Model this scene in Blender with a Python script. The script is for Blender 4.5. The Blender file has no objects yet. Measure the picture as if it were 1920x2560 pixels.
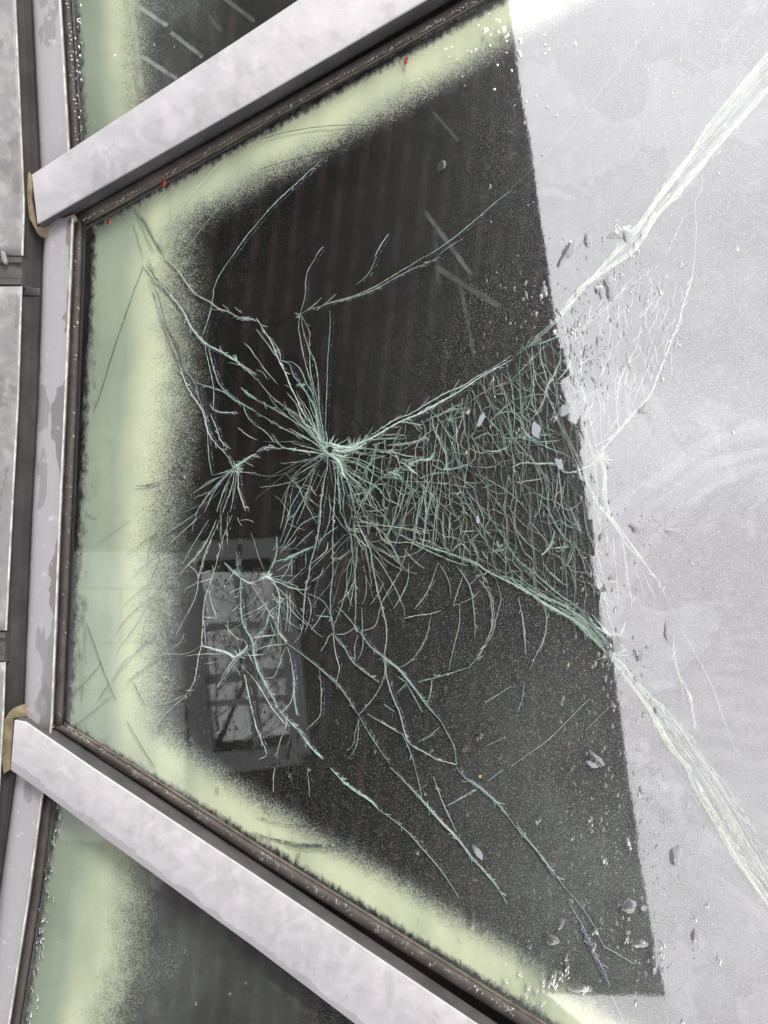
import bpy, bmesh, math, random
from mathutils import Vector
random.seed(7)
R = math.radians
sc = bpy.context.scene
COL = sc.collection
S = 0.0004            # metres per photo pixel on the glass plane
D = 0.74              # camera distance to the glass

# ------------------------------------------------------------------ camera
cd = bpy.data.cameras.new('camera'); cam = bpy.data.objects.new('camera', cd); COL.objects.link(cam)
cam.location = (0, -D, 0); cam.rotation_euler = (R(90), 0, 0)
cd.sensor_fit = 'VERTICAL'; cd.sensor_height = 36; cd.lens = 36 * D / (2560 * S)
cd.clip_start = 0.01; cd.clip_end = 3000
sc.camera = cam

# ------------------------------------------------------------------ world
w = bpy.data.worlds.new('World'); sc.world = w; w.use_nodes = True
nt = w.node_tree; nt.nodes.clear()
def wn(t, **k):
    n = nt.nodes.new(t)
    for a, b in k.items(): setattr(n, a, b)
    return n
sky = wn('ShaderNodeTexSky', sky_type='NISHITA', sun_disc=False)
sky.sun_elevation = R(48); sky.sun_rotation = R(180 - 25); sky.dust_density = 4; sky.air_density = 1
hsv = wn('ShaderNodeHueSaturation'); hsv.inputs['Saturation'].default_value = 0.12
tc = wn('ShaderNodeTexCoord'); mp = wn('ShaderNodeMapping'); mp.inputs['Scale'].default_value = (1, 1, 3)
cl = wn('ShaderNodeTexNoise'); cl.inputs['Scale'].default_value = 2.2; cl.inputs['Detail'].default_value = 6
mr = wn('ShaderNodeMapRange'); mr.inputs['From Min'].default_value = 0.3; mr.inputs['From Max'].default_value = 0.7
mr.inputs['To Min'].default_value = 0.0; mr.inputs['To Max'].default_value = 1.0
mx = wn('ShaderNodeMix', data_type='RGBA', blend_type='MIX')
mx.inputs[6].default_value = (10.4, 10.3, 10.8, 1); mx.inputs[7].default_value = (13.6, 13.3, 14.1, 1)   # cloud deck
mx2 = wn('ShaderNodeMix', data_type='RGBA', blend_type='MIX'); mx2.inputs[0].default_value = 0.82
bg = wn('ShaderNodeBackground'); bg.inputs['Strength'].default_value = 0.1
out = wn('ShaderNodeOutputWorld')
L = nt.links.new
L(tc.outputs['Generated'], mp.inputs[0]); L(mp.outputs[0], cl.inputs['Vector']); L(cl.outputs['Fac'], mr.inputs[0])
L(mr.outputs[0], mx.inputs[0]); L(sky.outputs[0], hsv.inputs['Color']); L(hsv.outputs[0], mx2.inputs[6]); L(mx.outputs[2], mx2.inputs[7])
L(mx2.outputs[2], bg.inputs['Color']); L(bg.outputs[0], out.inputs[0])

# ------------------------------------------------------------------ sun (veiled)
sd = bpy.data.lights.new('sun', 'SUN'); sd.energy = 1.5; sd.angle = R(14); sd.color = (1, 0.965, 0.93)
sun = bpy.data.objects.new('sun', sd); COL.objects.link(sun)
az, el = R(25), R(48)      # in front of the facade, high above the building behind the camera
dirv = Vector((math.sin(az) * math.cos(el), -math.cos(az) * math.cos(el), math.sin(el)))
sun.rotation_euler = (-dirv).to_track_quat('-Z', 'Y').to_euler()

sc.view_settings.view_transform = 'Standard'; sc.view_settings.look = 'None'
sc.view_settings.exposure = 1.0; sc.view_settings.gamma = 1; sc.view_settings.use_curve_mapping = False
sc.render.engine = 'CYCLES'
sc.cycles.transparent_max_bounces = 24; sc.cycles.max_bounces = 8; sc.cycles.glossy_bounces = 5
sc.cycles.transmission_bounces = 6; sc.cycles.caustics_reflective = False; sc.cycles.caustics_refractive = False

# ================================================================== helpers
def P(px, py, h=0.0):
    f = (D - h) / D * S
    return Vector(((px - 960) * f, -h, (1280 - py) * f))
def link(name, me, mat=None, parent=None):
    o = bpy.data.objects.new(name, me); COL.objects.link(o)
    if mat is not None: me.materials.append(mat)
    if parent is not None: o.parent = parent
    return o
def tag(o, label=None, cat=None, group=None, kind=None):
    if label: o['label'] = label
    if cat: o['category'] = cat
    if group: o['group'] = group
    if kind: o['kind'] = kind
    return o
def empty(name, loc=(0, 0, 0)):
    o = bpy.data.objects.new(name, None); COL.objects.link(o); o.empty_display_size = .02
    return o
def finish(bm, name, mat, parent=None, bevel=0.0, smooth=False, segs=2):
    if bevel:
        bmesh.ops.remove_doubles(bm, verts=bm.verts, dist=1e-6)
        bmesh.ops.bevel(bm, geom=[e for e in bm.edges if len(e.link_faces) == 2 and e.calc_face_angle(0) > .5], offset=bevel, segments=segs, affect='EDGES', profile=.5)
    bmesh.ops.recalc_face_normals(bm, faces=bm.faces)
    me = bpy.data.meshes.new(name); bm.to_mesh(me); bm.free()
    if smooth:
        for p in me.polygons: p.use_smooth = True
    return link(name, me, mat, parent)
def prism(bm, pts, h1, h0=0.0):
    """px polygon seen at height h1, extruded straight back to height h0"""
    top = [P(x, y, h1) for x, y in pts]
    a = [bm.verts.new(v) for v in top]
    b = [bm.verts.new((v.x, -h0, v.z)) for v in top]
    bm.faces.new(a); bm.faces.new(b[::-1])
    for i in range(len(a)):
        j = (i + 1) % len(a); bm.faces.new((a[i], b[i], b[j], a[j]))
def at_y(poly, y):
    for (x0, y0), (x1, y1) in zip(poly, poly[1:]):
        if y <= y1 or (x1, y1) == poly[-1]:
            return x0 + (x1 - x0) * (y - y0) / (y1 - y0)
def strip(bm, Lp, Rp, prof, y0, y1, n=24, base=0.0):
    """long strip running down the picture; prof = [(t, h)] across"""
    rows = []
    for i in range(n + 1):
        y = y0 + (y1 - y0) * i / n
        a, b = at_y(Lp, y), at_y(Rp, y)
        row = [P(a + (b - a) * t, y, h) for t, h in prof]
        row = [Vector((row[0].x, -base, row[0].z))] + row + [Vector((row[-1].x, -base, row[-1].z))]
        rows.append([bm.verts.new(v) for v in row])
    for r, s in zip(rows, rows[1:]):
        for k in range(len(r)):
            q = (k + 1) % len(r); bm.faces.new((r[k], r[q], s[q], s[k]))
    bm.faces.new(rows[0]); bm.faces.new(rows[-1][::-1])
def band(bm, A, B, prof, n=40, base=0.0):
    """strip between two px polylines given with the same number of points; prof across A->B"""
    def samp(pl, t):
        m = len(pl) - 1; u = min(t * m, m - 1e-6); i = int(u); f = u - i
        return (pl[i][0] + (pl[i + 1][0] - pl[i][0]) * f, pl[i][1] + (pl[i + 1][1] - pl[i][1]) * f)
    rows = []
    for i in range(n + 1):
        t = i / n; a, b = samp(A, t), samp(B, t)
        row = [P(a[0] + (b[0] - a[0]) * q, a[1] + (b[1] - a[1]) * q, h) for q, h in prof]
        row = [Vector((row[0].x, -base, row[0].z))] + row + [Vector((row[-1].x, -base, row[-1].z))]
        rows.append([bm.verts.new(v) for v in row])
    for r, s in zip(rows, rows[1:]):
        for k in range(len(r)):
            q = (k + 1) % len(r); bm.faces.new((r[k], r[q], s[q], s[k]))
    bm.faces.new(rows[0]); bm.faces.new(rows[-1][::-1])

# ================================================================== materials
class M:
    def __init__(s, name):
        s.m = bpy.data.materials.new(name); s.m.use_nodes = True; s.t = s.m.node_tree; s.t.nodes.clear()
        s.out = s.n('ShaderNodeOutputMaterial')
    def n(s, t, ins=None, **k):
        x = s.t.nodes.new(t)
        for a, b in k.items(): setattr(x, a, b)
        for a, b in (ins or {}).items():
            if isinstance(b, bpy.types.NodeSocket): s.t.links.new(b, x.inputs[a])
            else: x.inputs[a].default_value = b
        return x
    def obj(s): return s.n('ShaderNodeTexCoord').outputs['Object']
    def map(s, scale=(1, 1, 1), rot=(0, 0, 0), loc=(0, 0, 0), v=None):
        return s.n('ShaderNodeMapping', {0: v or s.obj(), 'Scale': scale, 'Rotation': rot, 'Location': loc}).outputs[0]
    def noise(s, scale, detail=4, rough=.5, v=None, dist=0):
        return s.n('ShaderNodeTexNoise', {'Vector': v or s.obj(), 'Scale': scale, 'Detail': detail, 'Roughness': rough, 'Distortion': dist}).outputs['Fac']
    def ramp(s, f, a, b, c=0.0, d=1.0, smooth=True):
        x = s.n('ShaderNodeMapRange', {0: f, 1: a, 2: b, 3: c, 4: d}); x.interpolation_type = 'SMOOTHSTEP' if smooth else 'LINEAR'
        return x.outputs[0]
    def math(s, op, a, b=0.0, c=None):
        i = {0: a, 1: b}
        if c is not None: i[2] = c
        return s.n('ShaderNodeMath', i, operation=op).outputs[0]
    def mixc(s, f, a, b, mode='MIX'):
        return s.n('ShaderNodeMix', {0: f, 6: a, 7: b}, data_type='RGBA', blend_type=mode).outputs[2]
    def bump(s, h, strength, dist):
        return s.n('ShaderNodeBump', {'Height': h, 'Strength': strength, 'Distance': dist}).outputs[0]
    def bsdf(s, color, rough=.5, metal=0.0, normal=None, spec=.5):
        b = s.n('ShaderNodeBsdfPrincipled', {'Base Color': color, 'Roughness': rough, 'Metallic': metal, 'Specular IOR Level': spec})
        if normal: s.t.links.new(normal, b.inputs['Normal'])
        return b.outputs[0]
    def mix(s, f, a, b): return s.n('ShaderNodeMixShader', {0: f, 1: a, 2: b}).outputs[0]
    def done(s, sh): s.t.links.new(sh, s.out.inputs[0]); return s.m
def c4(r, g, b): return (r, g, b, 1)

def galvanised(name, base=(.40, .388, .392), dark=(.24, .23, .232), pale=(.52, .505, .515), seed=0, wet=.58, stain=.24, line=None):
    m = M(name); v = m.map(loc=(seed, seed * .7, 0))
    big = m.noise(14, 6, .6, v, .6); mid = m.noise(60, 6, .65, v, .4); fine = m.noise(700, 3, .6, v)
    col = m.mixc(m.ramp(big, .35, .68), c4(*base), c4(*[x * 1.13 for x in base]))
    col = m.mixc(m.ramp(mid, .45, .68, 0, .5), col, c4(*pale))
    mott = m.noise(38, 7, .72, v, 1.0); col = m.mixc(m.ramp(mott, .50, .62, 0, .35), col, c4(*[x * .84 for x in base]))
    col = m.mixc(m.ramp(mid, .30, .44, .4, 0), col, c4(*[x * .8 for x in base]))
    # dried runs and tide marks
    run = m.noise(22, 5, .55, m.map(scale=(1.5, 1, .8), loc=(seed + 3, 0, 1)), .3)
    if stain:
        col = m.mixc(m.math('MULTIPLY', m.ramp(run, wet + .04, wet + .055), stain), col, c4(*dark))
    spot = m.n('ShaderNodeTexVoronoi', {'Vector': m.map(scale=(1, 1, .6)), 'Scale': 95.0}).outputs['Distance']
    col = m.mixc(m.math('MULTIPLY', m.ramp(spot, .10, .13, .25, 0), m.ramp(m.noise(20, 2), .55, .62)), col, c4(*dark))
    scr = m.noise(120, 3, .7, m.map(scale=(.25, 1, 3), rot=(0, R(35), 0)))
    col = m.mixc(m.ramp(scr, .64, .70, 0, .5), col, c4(*pale))
    if line:
        x0, y0, x1, y1 = line; dx, dy = x1 - x0, y1 - y0; l = math.hypot(dx, dy); nx, ny = -dy / l, dx / l
        xyz = m.n('ShaderNodeSeparateXYZ', {0: m.obj()}); f = (D - .027) / D * S
        XX = m.math('MULTIPLY_ADD', xyz.outputs[0], 1 / f, 960.0); ZZ = m.math('MULTIPLY_ADD', xyz.outputs[2], -1 / f, 1280.0)
        d = m.math('ADD', m.math('MULTIPLY_ADD', XX, nx, -(nx * x0 + ny * y0)), m.math('MULTIPLY', ZZ, ny))
        d = m.math('ADD', d, m.math('MULTIPLY', m.math('SUBTRACT', m.noise(45, 5, .6), .5), 40.0))
        col = m.mixc(m.ramp(d, -19, -16, 0, .6), col, c4(*[x * .66 for x in base]))
    rgh = m.ramp(mid, .3, .7, .38, .62)
    nb = m.bump(m.math('ADD', m.math('MULTIPLY', big, 2.0), m.math('MULTIPLY', fine, .15)), .35, .0006)
    return m.done(m.bsdf(col, rgh, .15, nb))
GALV = galvanised('galvanised_pale')
GALV2 = galvanised('galvanised_pale_lower', seed=2.3, line=(270, 2103, 887, 2560))
GALV3 = galvanised('galvanised_cover', base=(.25, .24, .237), dark=(.13, .123, .118), pale=(.42, .41, .405), seed=5.1, wet=.56, stain=.4)

def strip_mat():
    m = M('galvanised_wet_strip'); v = m.obj()
    sepx = m.n('ShaderNodeSeparateXYZ', {0: v})
    # dry pale tongue down the middle with an irregular shoreline, wet grey on both sides
    n1 = m.noise(16, 5, .5, m.map(scale=(1, 1, .9)), .4); n2 = m.noise(90, 4, .6)
    # across coordinate: x - (x0 + k z)
    ac = m.math('SUBTRACT', sepx.outputs[0], m.math('MULTIPLY', sepx.outputs[2], 0.052))
    ac = m.math('ADD', ac, m.math('MULTIPLY', m.math('SUBTRACT', n1, .5), .050))
    ac = m.math('ADD', ac, m.math('MULTIPLY', m.math('SUBTRACT', n2, .5), .003))
    edge = m.ramp(ac, -.3225, -.3215)
    col = m.mixc(edge, c4(.32, .312, .318), c4(.18, .174, .172))
    hole = m.noise(24, 4, .5, m.map(scale=(1, 1, .35), loc=(9, 0, 4)))
    col = m.mixc(m.ramp(hole, .60, .61, 0, .85), col, c4(.22, .21, .21))
    col = m.mixc(m.ramp(n2, .6, .75, 0, .3), col, c4(.7, .7, .72))
    rust = m.noise(38, 5, .6, m.map(scale=(1, 1, .5), loc=(2, 0, 8)))
    col = m.mixc(m.ramp(rust, .66, .76, 0, .6), col, c4(.30, .22, .12))
    return m.done(m.bsdf(col, .5, .1, m.bump(n2, .25, .0005)))
STRIP = strip_mat()

def dull(name, a, b, sc_=40, rough=.6, bump=.3, speck=None, fine=600):
    m = M(name); n1 = m.noise(sc_, 6, .65); n2 = m.noise(fine, 3, .6)
    col = m.mixc(m.ramp(n1, .35, .68), c4(*a), c4(*b))
    if speck: col = m.mixc(m.ramp(n2, .64, .7, 0, .6), col, c4(*speck))
    return m.done(m.bsdf(col, rough, 0, m.bump(m.math('ADD', n1, m.math('MULTIPLY', n2, .3)), bump, .0006)))
SIDE = dull('dark_grey_side', (.045, .045, .046), (.082, .08, .08), 30, .5, .3, (.12, .12, .12))  # bar webs in a darker grey than the face plates
SIDE2 = dull('grey_side', (.062, .06, .058), (.095, .092, .088), 30, .5, .3, (.13, .13, .125))
CHAN = dull('dark_channel', (.045, .041, .039), (.075, .069, .065), 25, .6, .3, (.1, .09, .085))
GASK = dull('brown_rubber', (.040, .033, .029), (.070, .058, .050), 60, .7, .4)
BLACK = dull('hole_black', (.012, .013, .014), (.035, .036, .038), 120, .35, .8)
LIP = dull('pale_edge', (.36, .35, .32), (.66, .65, .6), 80, .5, .2)  # thin edges, paler than the strips and covers they border
SEAL = dull('beige_sealant', (.17, .14, .085), (.36, .305, .195), 60, .6, .8, (.2, .15, .08))
SEALD = dull('dirty_sealant', (.06, .05, .04), (.13, .11, .08), 60, .6, .8, (.07, .05, .03))
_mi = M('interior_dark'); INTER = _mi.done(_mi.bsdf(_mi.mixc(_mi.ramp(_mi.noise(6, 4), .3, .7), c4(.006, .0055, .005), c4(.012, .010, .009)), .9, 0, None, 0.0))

def water():
    m = M('water_drop')
    g = m.n('ShaderNodeBsdfGlass', {'Color': c4(1, 1, 1), 'Roughness': 0.0, 'IOR': 1.33}).outputs[0]
    return m.done(m.mix(.25, g, m.n('ShaderNodeBsdfTransparent').outputs[0]))
WATER = water()
def bead_():
    m = M('rain_bead')
    g = m.n('ShaderNodeBsdfGlass', {'Color': c4(1, 1, 1), 'Roughness': 0.02, 'IOR': 1.4}).outputs[0]
    return m.done(m.mix(.3, g, m.n('ShaderNodeBsdfDiffuse', {'Color': c4(.24, .215, .19)}).outputs[0]))
BEAD = bead_()

def glass_front():
    m = M('wet_window_glass')
    grain = m.noise(900, 2, .6); wob = m.noise(3.5, 2, .5); mid = m.noise(260, 3, .55)
    patch = m.ramp(m.noise(9, 4, .6), .42, .66)
    h = m.math('ADD', m.math('MULTIPLY', wob, 1.2), m.math('MULTIPLY', mid, .010))
    nb = m.bump(h, 1.0, .0006)
    xyz = m.n('ShaderNodeSeparateXYZ', {0: m.obj()})
    PX = m.math('MULTIPLY_ADD', xyz.outputs[0], 1 / S, 960.0); PZ = m.math('MULTIPLY_ADD', xyz.outputs[2], -1 / S, 1280.0)
    brk = m.math('MULTIPLY', m.math('MULTIPLY', m.ramp(PX, 950, 1150), m.ramp(PX, 1560, 1640, 1, 0)), m.math('MULTIPLY', m.ramp(PZ, 780, 860), m.ramp(PZ, 1600, 1680, 1, 0)))
    cell = m.n('ShaderNodeTexVoronoi', {'Vector': m.map(scale=(1, 1, .6), rot=(0, R(30), 0)), 'Scale': 55.0}).outputs['Color']
    off = m.n('ShaderNodeVectorMath', {0: cell, 1: (.5, .5, .5)}, operation='SUBTRACT').outputs[0]
    amt = m.math('MULTIPLY', brk, .008)
    off = m.n('ShaderNodeVectorMath', {0: off, 'Scale': amt}, operation='SCALE').outputs[0]
    nb = m.n('ShaderNodeVectorMath', {0: nb, 1: off}, operation='ADD').outputs[0]
    nb = m.n('ShaderNodeVectorMath', {0: nb}, operation='NORMALIZE').outputs[0]
    nb2 = m.bump(grain, .9, .00006)
    g1 = m.n('ShaderNodeBsdfGlossy', {'Color': c4(1, 1, 1), 'Roughness': .015, 'Normal': nb}).outputs[0]
    g2 = m.n('ShaderNodeBsdfGlossy', {'Color': c4(1, 1, 1), 'Roughness': .26, 'Normal': nb2}).outputs[0]
    g = m.mix(.085, g1, g2)
    tr = m.n('ShaderNodeBsdfTransparent', {'Color': c4(.93, .97, .94)}).outputs[0]
    return m.done(m.mix(.255, tr, g))
GLASS = glass_front()

def film(name, edges, residue=True, streaks=None, haze=None):
    """condensation and grime on the inner ply: pale green rim along the frame edges, plus painted reflection haze and streaks.
    edges: (x0,y0,x1,y1,width_px,glow) with the pane on the left-hand side going p0->p1 in picture space"""
    m = M(name); xyz = m.n('ShaderNodeSeparateXYZ', {0: m.obj()})
    X = m.math('MULTIPLY_ADD', xyz.outputs[0], 1 / S, 960.0); Z = m.math('MULTIPLY_ADD', xyz.outputs[2], -1 / S, 1280.0)
    wob = m.noise(5, 4, .55); grain = m.noise(980, 2, .8); mid = m.noise(70, 4, .6)
    wd = m.math('MULTIPLY', m.math('SUBTRACT', wob, .5), .55)
    gd = m.math('MULTIPLY', m.math('SUBTRACT', grain, .5), 1.0)
    md = m.math('MULTIPLY', m.math('SUBTRACT', mid, .5), .22)
    tmin = dmin = None; glow = None
    for (x0, y0, x1, y1, wpx, gl) in edges:
        dx, dy = x1 - x0, y1 - y0; l = math.hypot(dx, dy); nx, ny = -dy / l, dx / l
        d = m.math('ADD', m.math('MULTIPLY_ADD', X, nx, -(nx * x0 + ny * y0)), m.math('MULTIPLY', Z, ny))
        t = m.math('DIVIDE', d, wpx)
        if gl:
            gg = m.math('MULTIPLY', m.ramp(m.math('ADD', t, wd), .28, .62), gl)
            glow = gg if glow is None else m.math('MAXIMUM', glow, gg)
        tmin = t if tmin is None else m.math('SMOOTH_MIN', tmin, t, .45)
        dmin = d if dmin is None else m.math('MINIMUM', dmin, d)
    tt = m.math('ADD', m.math('ADD', tmin, wd), md)
    mask = m.ramp(m.math('ADD', tt, gd), .50, 1.22, 1, 0)
    # ragged dark margin right beside the gasket
    dd = m.math('ADD', dmin, m.math('MULTIPLY', m.math('SUBTRACT', m.noise(190, 4, .65, m.map(scale=(1, 1, .5))), .5), 34.0))
    inner = m.ramp(m.math('ADD', dd, m.math('MULTIPLY', gd, 8.0)), 3, 26)
    mask = m.math('MULTIPLY', mask, inner)
    soft = m.noise(11, 3, .5)
    green = m.mixc(m.ramp(soft, .35, .65), c4(.39, .455, .37), c4(.49, .54, .43))
    blot = m.n('ShaderNodeTexVoronoi', {'Vector': m.map(scale=(1, 1, .4)), 'Scale': 40.0}, feature='SMOOTH_F1').outputs['Distance']
    green = m.mixc(m.ramp(blot, .2, .6, 0, .3), green, c4(.40, .42, .34))
    if glow is not None:
        green = m.mixc(m.math('MULTIPLY', glow, m.ramp(m.noise(8, 3, .5, m.map(scale=(2, 1, .6))), .3, .6, .4, 1)), green, c4(.95, .95, .68))
    green = m.mixc(m.ramp(grain, .3, .7, .12, 0), green, c4(.1, .12, .09))
    # beads of condensation over the dark middle
    bead = m.n('ShaderNodeTexVoronoi', {'Vector': m.map(scale=(1.25, 1, .8)), 'Scale': 760.0}).outputs['Distance']
    bv = m.n('ShaderNodeTexVoronoi', {'Vector': m.map(scale=(1.25, 1, .8)), 'Scale': 760.0}).outputs['Color']
    br = m.n('ShaderNodeSeparateColor', {0: bv}).outputs[0]
    beads = m.math('MULTIPLY', m.ramp(bead, .22, .40, 1, 0), m.ramp(br, .45, .75))
    dens = m.math('ADD', m.ramp(m.math('MULTIPLY_ADD', Z, .25, X), 850, 2000, .08, .7), m.ramp(m.noise(6, 4, .6), .4, .7, 0, .15))
    beads = m.math('MULTIPLY', beads, dens)
    mist = m.math('MULTIPLY', m.ramp(Z, 1350, 2100), m.ramp(X, 950, 1400))  # mist with the rough reflection's haze painted in, stronger to the lower right
    mist = m.math('MULTIPLY', mist, m.ramp(m.noise(5, 4, .6), .3, .65, .5, 1))
    veil = m.math('ADD', m.math('MULTIPLY', mist, m.ramp(m.noise(1100, 2, .8), .44, .58, .05, .58)), .003)
    beads = m.math('MAXIMUM', beads, m.math('MULTIPLY', m.ramp(m.noise(900, 2, .85), .50, .66), m.ramp(m.math('MULTIPLY_ADD', Z, .2, X), 850, 1500, .02, .42)))
    if haze:
        x0, x1, k0, k1 = haze
        hz = m.math('MULTIPLY', m.ramp(m.math('MULTIPLY_ADD', Z, .05, X), x0, x1, k0, k1), m.ramp(m.noise(850, 2, .85), .35, .65, .45, 1.5))
        hz = m.math('MULTIPLY', hz, m.ramp(m.noise(14, 4, .6), .3, .7, .6, 1.2)); veil = m.math('ADD', veil, hz)
    a = m.math('MAXIMUM', mask, m.math('MAXIMUM', beads, veil))
    gray = c4(.52, .52, .515)
    if streaks:  # dirt wipes and mirrored roof beams, both painted as pale streaks
        for (x0, y0, x1, y1, hw, amt) in streaks:
            dx, dy = x1 - x0, y1 - y0; l = math.hypot(dx, dy); nx, ny = dy / l, -dx / l
            d = m.math('ABSOLUTE', m.math('ADD', m.math('MULTIPLY_ADD', X, nx, -(nx * x0 + ny * y0)), m.math('MULTIPLY', Z, ny)))
            u = m.math('ADD', m.math('MULTIPLY_ADD', X, dx / l / l, -(dx * x0 + dy * y0) / l / l), m.math('MULTIPLY', Z, dy / l / l))
            en = m.math('MULTIPLY', m.ramp(u, 0, .08), m.ramp(u, .9, 1, 1, 0))
            q = m.math('MULTIPLY', m.math('MULTIPLY', m.ramp(d, hw * .3, hw, amt, 0), en), m.ramp(mid, .3, .6, .5, 1))
            a = m.math('MAXIMUM', a, q)
    col = m.mixc(mask, gray, green)
    dif = m.n('ShaderNodeBsdfDiffuse', {'Color': col}).outputs[0]
    tr = m.n('ShaderNodeBsdfTransparent').outputs[0]
    return m.done(m.mix(a, tr, dif))

def grime():
    """thin dried film on the outer face: tide marks, blotches and painted sheen arcs"""
    m = M('water_film_and_sheen'); xyz = m.n('ShaderNodeSeparateXYZ', {0: m.obj()})
    X = m.math('MULTIPLY_ADD', xyz.outputs[0], 1 / S, 960.0); Z = m.math('MULTIPLY_ADD', xyz.outputs[2], -1 / S, 1280.0)
    tide = m.noise(7, 5, .55, None, .7)
    t1 = m.math('MULTIPLY', m.ramp(tide, .54, .548), .8)
    fine = m.noise(260, 4, .65); mid = m.noise(45, 5, .6)
    # curved reflection sheen of a tilted glass piece, painted as pale arcs
    r = m.math('SQRT', m.math('ADD', m.math('POWER', m.math('SUBTRACT', X, 2050.0), 2.0), m.math('POWER', m.math('SUBTRACT', Z, 1650.0), 2.0)))
    rr = m.math('ADD', r, m.math('MULTIPLY', m.math('SUBTRACT', m.noise(3, 3), .5), 420.0))
    arcv = m.n('ShaderNodeCombineXYZ', {0: m.math('MULTIPLY', rr, .011), 1: m.math('MULTIPLY', mid, 1.2), 2: m.math('MULTIPLY', m.math('ADD', X, Z), .0012)}).outputs[0]
    arc = m.ramp(m.noise(1.6, 4, .6, arcv), .42, .68)
    arcm = m.math('MULTIPLY', m.math('MULTIPLY', m.ramp(rr, 640, 700, 1, 0), m.ramp(rr, 330, 520)), m.ramp(Z, 850, 1000, 0, 1))
    lo = m.math('MULTIPLY', arcm, arc)
    side = m.ramp(m.math('MULTIPLY_ADD', Z, -.16, X), 1240, 1300)     # stronger right of the mirrored building edge
    a = m.math('ADD', m.math('MULTIPLY', t1, .15), m.math('MULTIPLY', lo, .24))
    a = m.math('ADD', a, m.ramp(mid, .45, .7, 0, .10))
    a = m.math('ADD', a, m.ramp(fine, .5, .7, 0, .12))
    a = m.math('MULTIPLY', a, m.ramp(side, 0, 1, .03, 1))
    col = m.mixc(m.ramp(m.noise(3, 2), .4, .6), c4(.62, .58, .62), c4(.55, .56, .64))
    dif = m.n('ShaderNodeBsdfDiffuse', {'Color': col}).outputs[0]
    tr = m.n('ShaderNodeBsdfTransparent').outputs[0]
    return m.done(m.mix(a, tr, dif))
GRIME_SHEEN = grime()

def crackmat(name, cov=1.0):
    m = M(name)
    at = m.n('ShaderNodeAttribute', attribute_name='tint').outputs['Color']
    n = m.noise(420, 3, .7); n2 = m.noise(90, 3, .6)
    col = m.mixc(m.ramp(n2, .4, .7, 0, .5), at, c4(.72, .76, .73), 'MULTIPLY')
    col = m.mixc(m.ramp(n, .54, .66, 0, .75), col, c4(.88, .96, .92))
    b = m.bsdf(col, .3, 0, None, .8)
    tr = m.n('ShaderNodeBsdfTransparent').outputs[0]
    return m.done(m.mix(m.math('MULTIPLY', m.ramp(n, .30, .45, .5, 1), cov), tr, b))
CRACK = crackmat('fractured_glass'); GHOST = crackmat('crack_reflection', .55)

# ================================================================== surroundings
def poly_wall(name, outer, holes, y, thick, mat, parent=None):
    cu = bpy.data.curves.new(name, 'CURVE'); cu.dimensions = '2D'; cu.fill_mode = 'BOTH'; cu.extrude = thick / 2
    for pl in [outer] + holes:
        s = cu.splines.new('POLY'); s.points.add(len(pl) - 1); s.use_cyclic_u = True
        for q, (a, b) in zip(s.points, pl): q.co = (a, b, 0, 1)
    t = bpy.data.objects.new('tmp', cu); COL.objects.link(t)
    bpy.context.view_layer.update()
    me = bpy.data.meshes.new_from_object(t.evaluated_get(bpy.context.evaluated_depsgraph_get()))
    bpy.data.objects.remove(t); bpy.data.curves.remove(cu)
    for v in me.vertices: v.co = (v.co.x, y - thick / 2 + v.co.z, v.co.y)
    me.name = name; me.materials.clear()
    return link(name, me, mat, parent)
YB = 8.0; KB = (YB + D) / D * S
def V(px, py): return ((px - 960) * KB, (1280 - py) * KB)      # on the building face that the pane mirrors
GZ = V(0, 2800)[1]
def cladding():
    m = M('dark_batten_cladding'); v = m.map(rot=(0, R(-6), 0))
    x = m.n('ShaderNodeSeparateXYZ', {0: v}).outputs[0]
    wv = m.math('SINE', m.math('MULTIPLY', x, 26.0))
    n = m.noise(3, 4, .6)
    col = m.mixc(m.math('MULTIPLY', m.ramp(wv, .25, .6), m.ramp(n, .35, .6)), c4(.004, .0035, .0035), c4(.038, .024, .019))
    return m.done(m.bsdf(col, .85, 0, None, .05))
def plain(name, c, rough=.7, metal=0.0):
    m = M(name); n = m.noise(4, 5, .6)
    return m.done(m.bsdf(m.mixc(m.ramp(n, .3, .7), c4(*[q * .88 for q in c]), c4(*c)), rough, metal))
bld = empty('building'); tag(bld, 'dark batten clad building mirrored in the middle of the cracked pane', 'building')
hole = [V(478, 1430), V(694, 1423), V(748, 1852), V(522, 1874)]
poly_wall('wall', [V(-900, -420), V(1198, -420), V(1660, 2490), V(1325, 2478), V(1520, 2640), V(1520, 2800), V(-900, 2800)], [hole], -YB, .3, cladding(), bld)
def quadbar(bm, a, b, wd, y, th):
    a, b = Vector(a), Vector(b); n = (b - a).normalized(); n = Vector((-n.y, n.x)) * wd / 2
    q = [a + n, b + n, b - n, a - n]
    f = [bm.verts.new((p.x, y, p.y)) for p in q]; g = [bm.verts.new((p.x, y - th, p.y)) for p in q]
    bm.faces.new(f); bm.faces.new(g[::-1])
    for i in range(4): j = (i + 1) % 4; bm.faces.new((f[i], g[i], g[j], f[j]))
bm = bmesh.new()
prq = [V(470, 1378), V(700, 1362), V(760, 1880), V(512, 1905)]
for i in range(4): quadbar(bm, prq[i], prq[(i + 1) % 4], .22, -YB + .12 + i * .004, .2)
quadbar(bm, V(592, 1425), V(640, 1865), .11, -YB + .02, .12)
for k, (ya, yb, wdt) in enumerate(((1572, 1556, .08), (1700, 1680, .1), (1760, 1742, .05))): quadbar(bm, V(500 + k * 8, ya), V(730, yb), wdt, -YB + .03 + k * .004, .12)
wf = finish(bm, 'window', plain('window_frame_grey', (.075, .08, .075), .5), bld)
wg = M('smoked_window_glass')
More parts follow.
